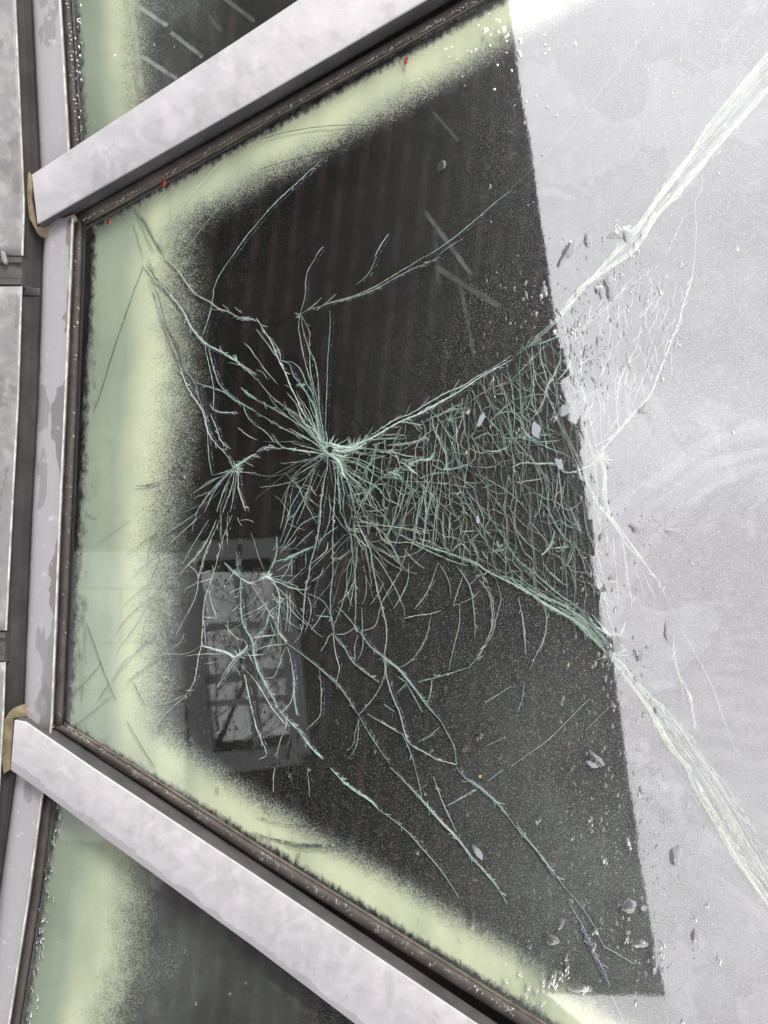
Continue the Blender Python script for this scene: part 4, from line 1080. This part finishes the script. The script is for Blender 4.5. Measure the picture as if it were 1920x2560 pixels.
up_b = X('6', '0 670 100 600 200 515 300 420 380 330 450 240 560 140') + X('3', '760 1659 850 1570 940 1420 1060 1300 1180 1160 1260 1060 1340 960 1440 840 1500 780 1580 690 1659 600 1850 400')
spray(up_a, up_b, 60, .8, 1.7)
spray(up_a, [(a[0] * .7 + b[0] * .3, a[1] * .7 + b[1] * .3) for a, b in zip(up_a, up_b)], 24, 1.0, 2.4, 'c')
spray([(b[0] - 10, b[1] - 8) for b in up_b], up_b, 22, 1.0, 2.4, 'c')
lo_a = X('9', '300 655 400 715 480 790 560 860 640 950 720 1060 820 1190 900 1310 970 1450 1050 1580') + X('12', '1120 0 1180 140 1260 290 1350 430 1440 590 1540 740 1659 920 1800 1150')
lo_b = X('9', '300 640 400 690 500 780 600 860 680 940 780 1050 880 1160 1000 1270 1100 1390 1190 1520') + X('12', '1300 0 1380 100 1470 240 1560 400 1640 540 1740 700 1900 900 2000 1080')
spray(lo_a, lo_b, 64, .8, 1.7)
spray(lo_a, [(a[0] * .75 + b[0] * .25, a[1] * .75 + b[1] * .25) for a, b in zip(lo_a, lo_b)], 30, 1.0, 2.4, 'c')
def splinters(A, B, n, spread):
    A, B = smooth(A, 8), smooth(B, 8)
    for _ in range(n):
        t = rr.random(); i = int(t * (len(A) - 2)); j = int(t * (len(B) - 2)); u = rr.uniform(-.12, 1.12)
        x = A[i][0] + (B[j][0] - A[i][0]) * u; y = A[i][1] + (B[j][1] - A[i][1]) * u
        an = math.atan2(A[i + 1][1] - A[i][1], A[i + 1][0] - A[i][0]) + rr.gauss(0, spread); ln = rr.uniform(6, 30); pl = [(x, y)]
        for _k in range(5): pl.append((pl[-1][0] + math.cos(an) * ln / 5, pl[-1][1] + math.sin(an) * ln / 5)); an += rr.gauss(0, .09)
        web.ribbon(pl, rr.uniform(.8, 2.2), tint(x, y, '') if x < 1480 else sc3(CREAM, .75, 1.05), y0=YC + rr.uniform(0, .001), jit=1.0)
splinters(up_a, up_b, 260, .22); splinters(lo_a, lo_b, 320, .2)
spray(X('D7', '620 980 800 1080 960 1180 1100 1260 1200 1330 1300 1420 1500 1630'), X('D7', '640 920 850 1040 1000 1100 1150 1180 1280 1270 1400 1400 1560 1600'), 40, 1.1, 2.6)
spray(X('6', '560 1290 600 1400 590 1530 600 1659') + X('9', '700 100 820 280'), X('6', '575 1290 615 1400 620 1530 640 1659') + X('9', '730 150 850 300'), 36, 1.2, 3.0, 'c')
# dense field of small fractures between the two big rays
reg = [(1040, 1180), (1110, 1080), (1240, 960), (1400, 830), (1450, 900), (1470, 1050), (1500, 1170), (1500, 1330), (1560, 1620), (1400, 1480), (1240, 1410), (1100, 1330), (1010, 1270)]
def inside(x, y, pl):
    c = False; j = len(pl) - 1
    for i in range(len(pl)):
        if (pl[i][1] > y) != (pl[j][1] > y) and x < (pl[j][0] - pl[i][0]) * (y - pl[i][1]) / (pl[j][1] - pl[i][1]) + pl[i][0]: c = not c
        j = i
    return c
cnt = 0
while cnt < 90:
    x, y = rr.uniform(1000, 1570), rr.uniform(820, 1640)
    if not inside(x, y, reg): continue
    cnt += 1
    typ = rr.random()
    an = (R(92) - (x - 1050) * R(.085)) if typ < .45 else (R(48) + rr.uniform(-.25, .35) if typ < .75 else rr.uniform(0, 6.28))
    an += rr.gauss(0, .14); ln = rr.uniform(15, 85) if typ < .75 else rr.uniform(6, 30); cv = rr.gauss(0, .05)
    pl = [(x, y)]
    for _ in range(int(ln / 5) + 2):
        nx_ = pl[-1][0] + math.cos(an) * 5; ny_ = pl[-1][1] + math.sin(an) * 5; an += cv + rr.gauss(0, .07)
        if not inside(nx_, ny_, reg): break
        pl.append((nx_, ny_))
    col = tint(x, y, '') if x < 1490 or y > 1300 and x < 1510 else CREAM
    web.ribbon(pl, rr.uniform(1.0, 2.8), sc3(col, .55, 1.2), y0=YC + rr.uniform(0, .0012), jit=1.0)
    if rr.random() < .25: ghost.ribbon([(a + 6, b + 2) for a, b in pl], rr.uniform(2, 5), sc3(PURP, .4, .9), y0=.003)
# fringe in the cream part right of the edge, and the fan from the second impact
# long hairlines crossing the field between the two big rays
UPL = [(900, 1110), (1000, 1060), (1100, 1010), (1190, 950), (1280, 890), (1360, 830), (1420, 770), (1450, 760)]
LOL = [(880, 1310), (1000, 1350), (1100, 1390), (1200, 1430), (1300, 1480), (1400, 1550), (1500, 1620), (1560, 1660)]
def yl(pl, x):
    for (a, b), (c, d) in zip(pl, pl[1:]):
        if x <= c: return b + (d - b) * (x - a) / (c - a)
    return pl[-1][1]
def hair(x, y, an, cv, n, col, w=(.9, 2.0)):
    pl = [(x, y)]
    for _ in range(n):
        x += math.cos(an) * 7; y += math.sin(an) * 7; an += cv + rr.gauss(0, .035)
        if y > yl(LOL, min(max(x, 885), 1555)) or y < yl(UPL, min(max(x, 905), 1445)) - 4 or x > 1265 + .1586 * y + 60 or x < 880: break
        pl.append((x, y))
    if len(pl) > 2:
        c = tint(*pl[len(pl) // 2], ''); k = rr.uniform(.55, 1.2); web.ribbon(pl, rr.uniform(*w), tuple(min(1, q * k) for q in c), y0=YC + rr.uniform(0, .001), jit=.9)
x_ = 905
while x_ < 1480:
    x_ += rr.uniform(30, 60)
    lean = R(100) - (x_ - 950) * R(.075)
    y0_ = yl(UPL, min(x_, 1445)) + rr.uniform(10, 150)
    hair(x_, y0_, lean + rr.gauss(0, .06), rr.gauss(.004, .006), rr.randint(14, 48), None)
for _ in range(24):
    x0_ = rr.uniform(930, 1420); hair(x0_, yl(UPL, x0_) + rr.uniform(0, 230), R(52) + rr.gauss(0, .12), rr.gauss(.002, .008), rr.randint(12, 44), None)
for _ in range(10):
    x0_ = rr.uniform(900, 1350); hair(x0_, yl(UPL, x0_) + rr.uniform(40, 300), R(rr.choice((5, -12, 18))) + rr.gauss(0, .15), rr.gauss(0, .02), rr.randint(8, 26), None)
NC, NR = 40, 15; grid = []
for i in range(NC):
    u = i / (NC - 1); xu = 915 + 535 * u + rr.gauss(0, 3); xl_ = 880 + 670 * u ** 1.05 + rr.gauss(0, 4); col_ = []
    for j in range(NR):
        v = j / (NR - 1); x = xu + (xl_ - xu) * v - 22 * math.sin(v * 3.14) * (1 - u) + 16 * math.sin(v * 3.14) * u + 7 * math.sin(7 * v + i * .5)
        ya, yb = yl(UPL, min(xu, 1445)), yl(LOL, min(xl_, 1555)); y = ya + 10 + (yb - ya - 14) * v
        col_.append((x + rr.gauss(0, 4.5), y + rr.gauss(0, 5) + 9 * math.sin(i * .8 + j * 1.7)))
    grid.append(col_)
def run(nodes, w, pb, dens):
    k = 0
    while k < len(nodes) - 1:
        n = rr.randint(2, pb); seg = nodes[k:k + n + 1]; k += n
        if rr.random() > dens or len(seg) < 2: continue
        m0 = seg[len(seg) // 2]
        if m0[0] > 1265 + .1586 * m0[1] + 70: continue
        c = sc3(tint(*m0, ''), .5, 1.15)
        if m0[0] > 1270 + .1586 * m0[1]: c = sc3(CREAM, .8, 1)
        web.ribbon(smooth(seg, 4), rr.uniform(*w), c, y0=YC + rr.uniform(0, .001), jit=1.1)
        if rr.random() < .22: crx = seg[0]; web.ribbon(smooth([(a + 3, b + 1) for a, b in seg], 4), rr.uniform(.8, 1.4), sc3(c, .7, 1.2), jit=.9)
for i in range(NC): run(grid[i], (1.0, 2.3), 7, .80)
for j in range(1, NR - 1): run([grid[i][j] for i in range(NC)], (.9, 2.2), 5, .40)
for s_ in range(-NR, NC, 2): run([grid[s_ + j][j] for j in range(NR) if 0 <= s_ + j < NC], (.9, 2.4), 6, .55)
# fine radial hairlines about the impact and the two lesser centres
for cx, cy, n, l0, l1, a0, a1 in ((822, 1125, 14, 60, 230, 120, 255), (822, 1125, 20, 80, 260, 20, 160), (588, 1170, 10, 60, 220, 80, 170), (666, 1443, 9, 40, 130, 0, 360), (585, 1640, 8, 30, 120, 0, 360), (890, 1320, 30, 60, 260, 30, 150), (690, 1480, 20, 40, 160, 40, 140)):
    for _ in range(n):
        an = R(rr.uniform(a0, a1)); L0 = rr.uniform(l0, l1); st = rr.uniform(.1, .6) * L0; x, y = cx + math.cos(an) * st, cy + math.sin(an) * st; pl = [(x, y)]; cv = rr.gauss(0, .02)
        an += rr.gauss(0, .1)
        while math.hypot(pl[-1][0] - x, pl[-1][1] - y) < L0 - st and len(pl) < 50:
            pl.append((pl[-1][0] + math.cos(an) * 6, pl[-1][1] + math.sin(an) * 6)); an += cv + rr.gauss(0, .05)
        c = tint(x, y, ''); k = rr.uniform(.5, 1.1); web.ribbon(pl, rr.uniform(.9, 1.9), tuple(q * k for q in c), y0=YC + rr.uniform(0, .001), jit=.8)
# spider web arcs linking the radials below the impact
for _ in range(26):
    an = R(rr.uniform(35, 150)); rad = rr.uniform(60, 430); x, y = 822 + math.cos(an) * rad, 1125 + math.sin(an) * rad * 1.05
    if x < 560: continue
    d = an + R(90) * rr.choice((-1, 1)) + rr.gauss(0, .35); pl = [(x, y)]; cv = rr.gauss(0, .06)
    for _ in range(rr.randint(4, 16)): pl.append((pl[-1][0] + math.cos(d) * 5, pl[-1][1] + math.sin(d) * 5)); d += cv
    c = tint(x, y, ''); k = rr.uniform(.5, 1.0); web.ribbon(pl, rr.uniform(.9, 2.2), tuple(q * k for q in c), y0=YC + rr.uniform(0, .001), jit=.8)
reg2 = [(1440, 800), (1540, 690), (1640, 660), (1720, 700), (1690, 860), (1600, 1040), (1520, 1110), (1480, 1000)]
cnt = 0
while cnt < 110:
    x, y = rr.uniform(1430, 1730), rr.uniform(650, 1120)
    if not inside(x, y, reg2): continue
    cnt += 1; an = R(105) + rr.gauss(0, .3); pl = [(x, y)]
    for _ in range(rr.randint(3, 12)): pl.append((pl[-1][0] + math.cos(an) * 6, pl[-1][1] + math.sin(an) * 6)); an += rr.gauss(0, .12)
    web.ribbon(pl, rr.uniform(.9, 2.2), CREAM, jit=1.2)
for cx, cy, n, rmin, rmax, wh in ((822, 1125, 90, 6, 55, .95), (880, 1118, 60, 4, 40, .8), (850, 1160, 45, 4, 36, .7), (588, 1170, 26, 5, 34, .5), (666, 1443, 14, 4, 18, .7), (748, 961, 14, 3, 18, .3), (748, 785, 10, 3, 16, .3), (595, 1640, 14, 4, 20, .6), (690, 1500, 10, 4, 16, .5), (1210, 1440, 18, 4, 26, .5), (1505, 1142, 50, 4, 36, .4), (1535, 1640, 60, 5, 50, .8), (1310, 1085, 20, 4, 30, .5), (1120, 1050, 20, 4, 22, .4), (1020, 1160, 20, 4, 28, .5), (985, 1180, 20, 3, 24, .5), (885, 1320, 12, 3, 20, .4), (1250, 1370, 30, 4, 36, .3), (1410, 1370, 24, 4, 26, .35)):
    for _ in range(n):
        an = rr.uniform(0, 6.283); r0 = rr.uniform(0, rmin * 2); ln = rr.uniform(rmin, rmax) * rr.random() ** .7
        x, y = cx + math.cos(an) * r0, cy + math.sin(an) * r0 * .7; pl = [(x, y)]; a2 = an + rr.gauss(0, .35)
        for _ in range(5): pl.append((pl[-1][0] + math.cos(a2) * ln / 5, pl[-1][1] + math.sin(a2) * ln / 5)); a2 += rr.gauss(0, .1)
        c = sc3(WHITE, .6, 1) if rr.random() < wh else tint(x, y, '')
        web.ribbon(pl, rr.uniform(1, 2.8), c, y0=YC + rr.uniform(0, .001), jit=.6)
web.build('crack_web', CRACK, mp_)
ghost.build('crack_reflection_web', GHOST, mp_)
# impact hole, its dark depth drawn as a flat black disc
bm = bmesh.new(); vs = [bm.verts.new((P(825, 1124).x + math.cos(a) * .0026 * (1 + .2 * math.sin(3 * a)), YC - .0004, P(825, 1124).z + math.sin(a) * .0036 * (1 + .15 * math.cos(2 * a)))) for a in [i * .3927 for i in range(16)]]
bm.faces.new(vs); finish(bm, 'impact_hole', BLACK, mp_)
# chips of glass tipped up, catching the sky
cm = M('glass_chip'); CHIP = cm.done(cm.mix(.35, cm.n('ShaderNodeBsdfDiffuse', {'Color': c4(.4, .42, .45)}).outputs[0], cm.n('ShaderNodeBsdfGlossy', {'Color': c4(.9, .92, .95), 'Roughness': .25}).outputs[0]))
for (cx, cy, rx, ry, an) in ((1203, 1048, 8, 20, .5), (1340, 1075, 11, 24, -.1), (1412, 1025, 12, 17, .6), (1398, 1160, 10, 18, -.3), (1170, 1030, 5, 8, .2), (1195, 1300, 6, 12, 0), (1196, 2132, 9, 22, -.5), (1480, 1910, 16, 7, .4), (1575, 2262, 16, 14, 0), (1610, 2270, 8, 8, 0), (1640, 2400, 7, 26, .1)):
    bm = bmesh.new(); n = 11; vs = []
    for i in range(n):
        t = i / n * 6.283; r = rr.uniform(.6, 1.15); x, y = math.cos(t) * rx * r, math.sin(t) * ry * r
        x, y = x * math.cos(an) - y * math.sin(an), x * math.sin(an) + y * math.cos(an); p = P(cx + x, cy + y)
        vs.append(bm.verts.new((p.x, -.0007 - .00006 * x + rr.uniform(0, .0003), p.z)))
    f = bm.faces.new(vs); r_ = bmesh.ops.extrude_face_region(bm, geom=[f])
    for v in r_['geom']:
        if isinstance(v, bmesh.types.BMVert): v.co.y += .0005
    finish(bm, 'chip', CHIP, mp_)

# ================================================================== water
def drop(V_, F_, cx, cy, rx, ry, h, h0=0.0, an=0.0, rnd=rr, seg=12):
    b = len(V_); rings = 4; ph = [rnd.uniform(0, 6.28) for _ in range(3)]; irr = .28 if rx + ry > 12 else .12
    for k in range(rings):
        q = k / rings; rad = 1 - q * .92; hh = h0 + h * (1 - rad * rad)
        for i in range(seg):
            t = i / seg * 6.2832; ir = 1 + irr * (math.sin(2 * t + ph[0]) * .5 + math.sin(3 * t + ph[1]) * .35 + math.sin(5 * t + ph[2]) * .3)
            x, y = math.cos(t) * rx * rad * ir, math.sin(t) * ry * rad * ir
            x, y = x * math.cos(an) - y * math.sin(an), x * math.sin(an) + y * math.cos(an); p = P(cx + x, cy + y, hh); V_.append(tuple(p))
    V_.append(tuple(P(cx, cy, h0 + h)))
    for k in range(rings - 1):
        for i in range(seg):
            j = (i + 1) % seg; F_.append((b + k * seg + i, b + k * seg + j, b + (k + 1) * seg + j, b + (k + 1) * seg + i))
    for i in range(seg): F_.append((b + (rings - 1) * seg + i, b + (rings - 1) * seg + (i + 1) % seg, b + rings * seg))
def drops_obj(name, V_, F_, label, mat=None):
    me = bpy.data.meshes.new(name); me.from_pydata(V_, [], F_)
    for p in me.polygons: p.use_smooth = True
    me.update(); o = link(name, me, mat or WATER); tag(o, label, 'water drops', None, 'stuff'); return o
wr = random.Random(5)
V_, F_ = [], []
clusters = [(1560, 720, 130, 110, 110, 7), (1500, 900, 80, 120, 90, 7), (1450, 830, 50, 90, 46, 7), (1650, 800, 60, 130, 50, 6), (1700, 1350, 120, 120, 40, 4), (1780, 600, 90, 200, 40, 4), (1000, 1900, 300, 200, 110, 4), (330, 1250, 100, 300, 60, 3), (1350, 400, 120, 200, 24, 4), (1640, 900, 60, 50, 14, 8), (1190, 950, 90, 60, 24, 5), (1560, 600, 120, 40, 16, 9),
            (1480, 1450, 120, 90, 36, 6), (1540, 1640, 90, 60, 26, 8), (1600, 1780, 80, 120, 34, 7), (1640, 2100, 140, 200, 80, 5), (1580, 2380, 130, 120, 60, 6), (1400, 2300, 120, 110, 50, 5),
            (1700, 2330, 160, 180, 80, 5), (1360, 2450, 100, 60, 30, 9), (1000, 2150, 260, 160, 80, 6), (760, 1950, 120, 110, 50, 6), (600, 1830, 120, 70, 46, 6), (560, 1450, 90, 60, 30, 5),
            (640, 1560, 100, 150, 60, 4), (500, 1220, 60, 120, 40, 5), (470, 1130, 50, 60, 18, 5), (290, 1090, 30, 60, 14, 5), (240, 1200, 20, 90, 26, 4), (232, 820, 14, 90, 40, 5), (212, 1150, 12, 160, 44, 5),
            (205, 1450, 14, 180, 70, 5), (200, 1680, 20, 120, 50, 5), (260, 1860, 60, 40, 24, 5), (420, 1960, 90, 60, 30, 4), (330, 480, 60, 30, 24, 4), (1320, 90, 80, 40, 14, 6), (1240, 60, 60, 30, 8, 4),
            (1150, 150, 150, 60, 26, 4), (900, 200, 150, 60, 14, 4), (1330, 1030, 150, 160, 60, 5), (1250, 1260, 140, 130, 50, 5), (1200, 1750, 260, 240, 230, 5), (1450, 2050, 160, 260, 150, 6), (900, 2000, 260, 110, 90, 5), (560, 1650, 120, 200, 90, 5), (1300, 780, 120, 120, 50, 5), (1100, 1900, 200, 150, 70, 6),
            (1720, 200, 120, 180, 40, 3), (1750, 1400, 150, 200, 40, 4), (1700, 480, 140, 100, 16, 4), (1500, 1250, 60, 100, 30, 6), (1860, 1000, 60, 100, 8, 5), (980, 1500, 200, 200, 40, 3)]
def in_main(x, y): return x > 232 - (y - 560) * .05 and y > 560 - (x - 215) * .551 + 28 and y < 1820 + (x - 150) * .61 - 26
for cx, cy, sx, sy, n, rad in clusters:
    for _ in range(n):
        x, y = wr.gauss(cx, sx * .6), wr.gauss(cy, sy * .6)
        if not in_main(x, y): continue
        r = rad * wr.uniform(.3, 1.0) * (1.5 if wr.random() < .12 else .8); el_ = wr.uniform(.8, 2.2); lean = wr.uniform(-.3, .3)
        drop(V_, F_, x, y, r * .75, r * .75 * el_, r * S * .095, 0.0003, lean, wr)
        if r > 5 and wr.random() < .6:
            for q in range(wr.randint(1, 3)): drop(V_, F_, x + wr.uniform(-1, 1) * r, y + r * el_ * wr.uniform(.5, 1.5), r * .4, r * .7, r * S * .2, .0003, lean, wr)
for (x, y, rx, ry, an) in ((1572, 585, 18, 20, .2), (1550, 583, 28, 14, -.2), (1425, 622, 14, 26, .4), (1470, 600, 12, 18, 0), (1528, 720, 20, 30, -.2), (1405, 650, 7, 22, .5), (1500, 725, 14, 12, 0), (1612, 1022, 20, 12, -.6), (1590, 1320, 18, 12, .2),
                           (1535, 1610, 26, 18, .1), (1600, 1640, 12, 16, 0), (1668, 1580, 9, 24, 0), (1490, 1900, 24, 12, .5), (1104, 414, 9, 14, .4), (598, 1390, 10, 26, .1), (745, 1830, 6, 18, 0), (722, 1870, 6, 30, .1), (1040, 1850, 10, 14, 0), (1180, 1035, 8, 20, .2), (1188, 1175, 16, 22, .4),
                           (1570, 2265, 22, 16, 0), (1635, 2400, 9, 32, 0), (1690, 2140, 14, 30, .2), (1600, 2360, 20, 10, .1), (1450, 2470, 30, 12, .2), (1740, 2340, 12, 20, 0), (1180, 2300, 7, 26, 0), (940, 2070, 10, 18, .2), (860, 2010, 7, 12, 0), (640, 1770, 7, 20, 0), (1000, 1560, 12, 18, .1), (1380, 2350, 16, 14, 0), (1760, 900, 26, 5, -.6), (1690, 1330, 30, 9, .1), (1040, 2140, 5, 18, .2), (785, 2030, 5, 22, 0)):
    drop(V_, F_, x, y, rx, ry, min(rx, ry) * S * .15, .0004, an, wr, 20)
drops_obj('water_drops', V_, F_, 'rain drops and runs scattered over the cracked glass')
V_, F_ = [], []
for _ in range(14):
    x, y = wr.uniform(180, 520), wr.uniform(0, 380)
    if y < 400 - (x - 205) * .67 and x > 200: drop(V_, F_, x, y, wr.uniform(1.2, 3), wr.uniform(1.5, 4), .00025, .0003, 0, wr, 8)
for _ in range(30): drop(V_, F_, wr.uniform(186, 204), wr.uniform(0, 340), wr.uniform(2, 4.5), wr.uniform(2, 8), .001, .0003, wr.uniform(-.5, .5), wr, 10)
drops_obj('water_drops', V_, F_, 'fine drops on the upper unbroken pane')
V_, F_ = [], []
for _ in range(24):
    y = wr.uniform(2010, 2560); x = wr.uniform(60, 760)
    if x > 140 - (y - 2000) * .14 and y > 1985 + (x - 104) * .76: drop(V_, F_, x, y, wr.uniform(1.2, 3.4), wr.uniform(1.5, 7), .00028, .0003, wr.uniform(-.2, .4), wr, 8)
for _ in range(60):
    y = wr.uniform(2010, 2560); x = 142 - (y - 2000) * .143 + wr.gauss(8, 9)
    drop(V_, F_, x, y, wr.uniform(1.5, 4), wr.uniform(3, 10), .0012, .0003, wr.uniform(-.5, .2), wr, 10)
drops_obj('water_drops', V_, F_, 'fine drops and runs on the lower unbroken pane')
def bead_line(label, A, B, n, r0, r1, hb=.0066):
    V_, F_ = [], []
    A, B = smooth(A, 10), smooth(B, 10)
    for _ in range(n):
        t = wr.random(); a = A[min(int(t * len(A)), len(A) - 1)]; b = B[min(int(t * len(B)), len(B) - 1)]; u = wr.uniform(.3, .9); r = wr.uniform(r0, r1) * (1.6 if wr.random() < .15 else 1)
        drop(V_, F_, a[0] + (b[0] - a[0]) * u + wr.uniform(-3, 3), a[1] + (b[1] - a[1]) * u, r, r * wr.uniform(1, 1.4), r * S * .8, hb - .0006, 0, wr, 8)
    drops_obj('water_drops', V_, F_, label, BEAD)
bead_line('rain beads on the brown gasket of the upper steel bar', [(200, 546), (640, 300), (1161, 4)], [(212, 552), (640, 314), (1195, 4)], 330, 1.1, 2.4)
bead_line('rain beads on the brown gasket of the lower steel bar', [(150, 1822), (300, 1918), (640, 2145), (1280, 2548)], [(170, 1816), (336, 1924), (640, 2122), (1280, 2520)], 300, 1.3, 4.0)
bead_line('rain beads on the brown gasket of the upright mullion', [(186, 590), (172, 1000), (160, 1280), (140, 1790)], [(200, 590), (187, 1000), (174, 1280), (152, 1790)], 130, 1.5, 3.2, .007)
bead_line('rain beads on the mullion gasket beside the upper pane', [(160, 0), (184, 350)], [(172, 0), (196, 350)], 60, 1.5, 2.8, .007)

# ================================================================== small things on the glass
def blob_mat(name, c): m = M(name); n = m.noise(900, 3); return m.done(m.bsdf(m.mixc(m.ramp(n, .4, .6), c4(*c), c4(*[min(1, q * 1.5) for q in c])), .2))
RED, YEL = blob_mat('red_shell', (.26, .035, .015)), blob_mat('ochre_bud', (.30, .24, .13))
def bug(x, y, rx, ry, an, name, label, cat, mat, grp=None):
    V2, F2 = [], []
    drop(V2, F2, x, y, rx, ry, rx * S * .9, .0004, an, wr, 12); drop(V2, F2, x + math.sin(an) * ry * .8, y - math.cos(an) * ry * .9, rx * .55, rx * .5, rx * S * .7, .0004, 0, wr, 10)
    me = bpy.data.meshes.new(name); me.from_pydata(V2, [], F2)
    for p in me.polygons: p.use_smooth = True
    o = link(name, me, mat); tag(o, label, cat, grp)
bug(409, 457, 7, 9, .2, 'beetle', 'tiny glossy red beetle at the upper gasket, middle one of the three', 'insect', RED, 'red beetles on the glass')
bug(272, 554, 5, 6, .1, 'beetle', 'tiny red beetle in the top left corner of the cracked pane', 'insect', RED, 'red beetles on the glass')
bug(1015, 153, 5, 9, .3, 'beetle', 'tiny red beetle highest up beside the upper bar', 'insect', RED, 'red beetles on the glass')
bug(426, 536, 2, 3, 0, 'bud_scale', 'small ochre speck on the green mist left of the dark area', 'plant debris', YEL, 'ochre specks on the glass')
bug(1166, 1132, 2.5, 5, .1, 'bud_scale', 'small ochre speck within the dense crack web', 'plant debris', YEL, 'ochre specks on the glass')
bug(1200, 1942, 4, 4, .6, 'bud_scale', 'small ochre speck in the lower dark part of the pane', 'plant debris', YEL, 'ochre specks on the glass')
bug(1421, 1663, 2.5, 5, .2, 'bud_scale', 'small ochre speck left of the mirrored building edge', 'plant debris', YEL, 'ochre specks on the glass')
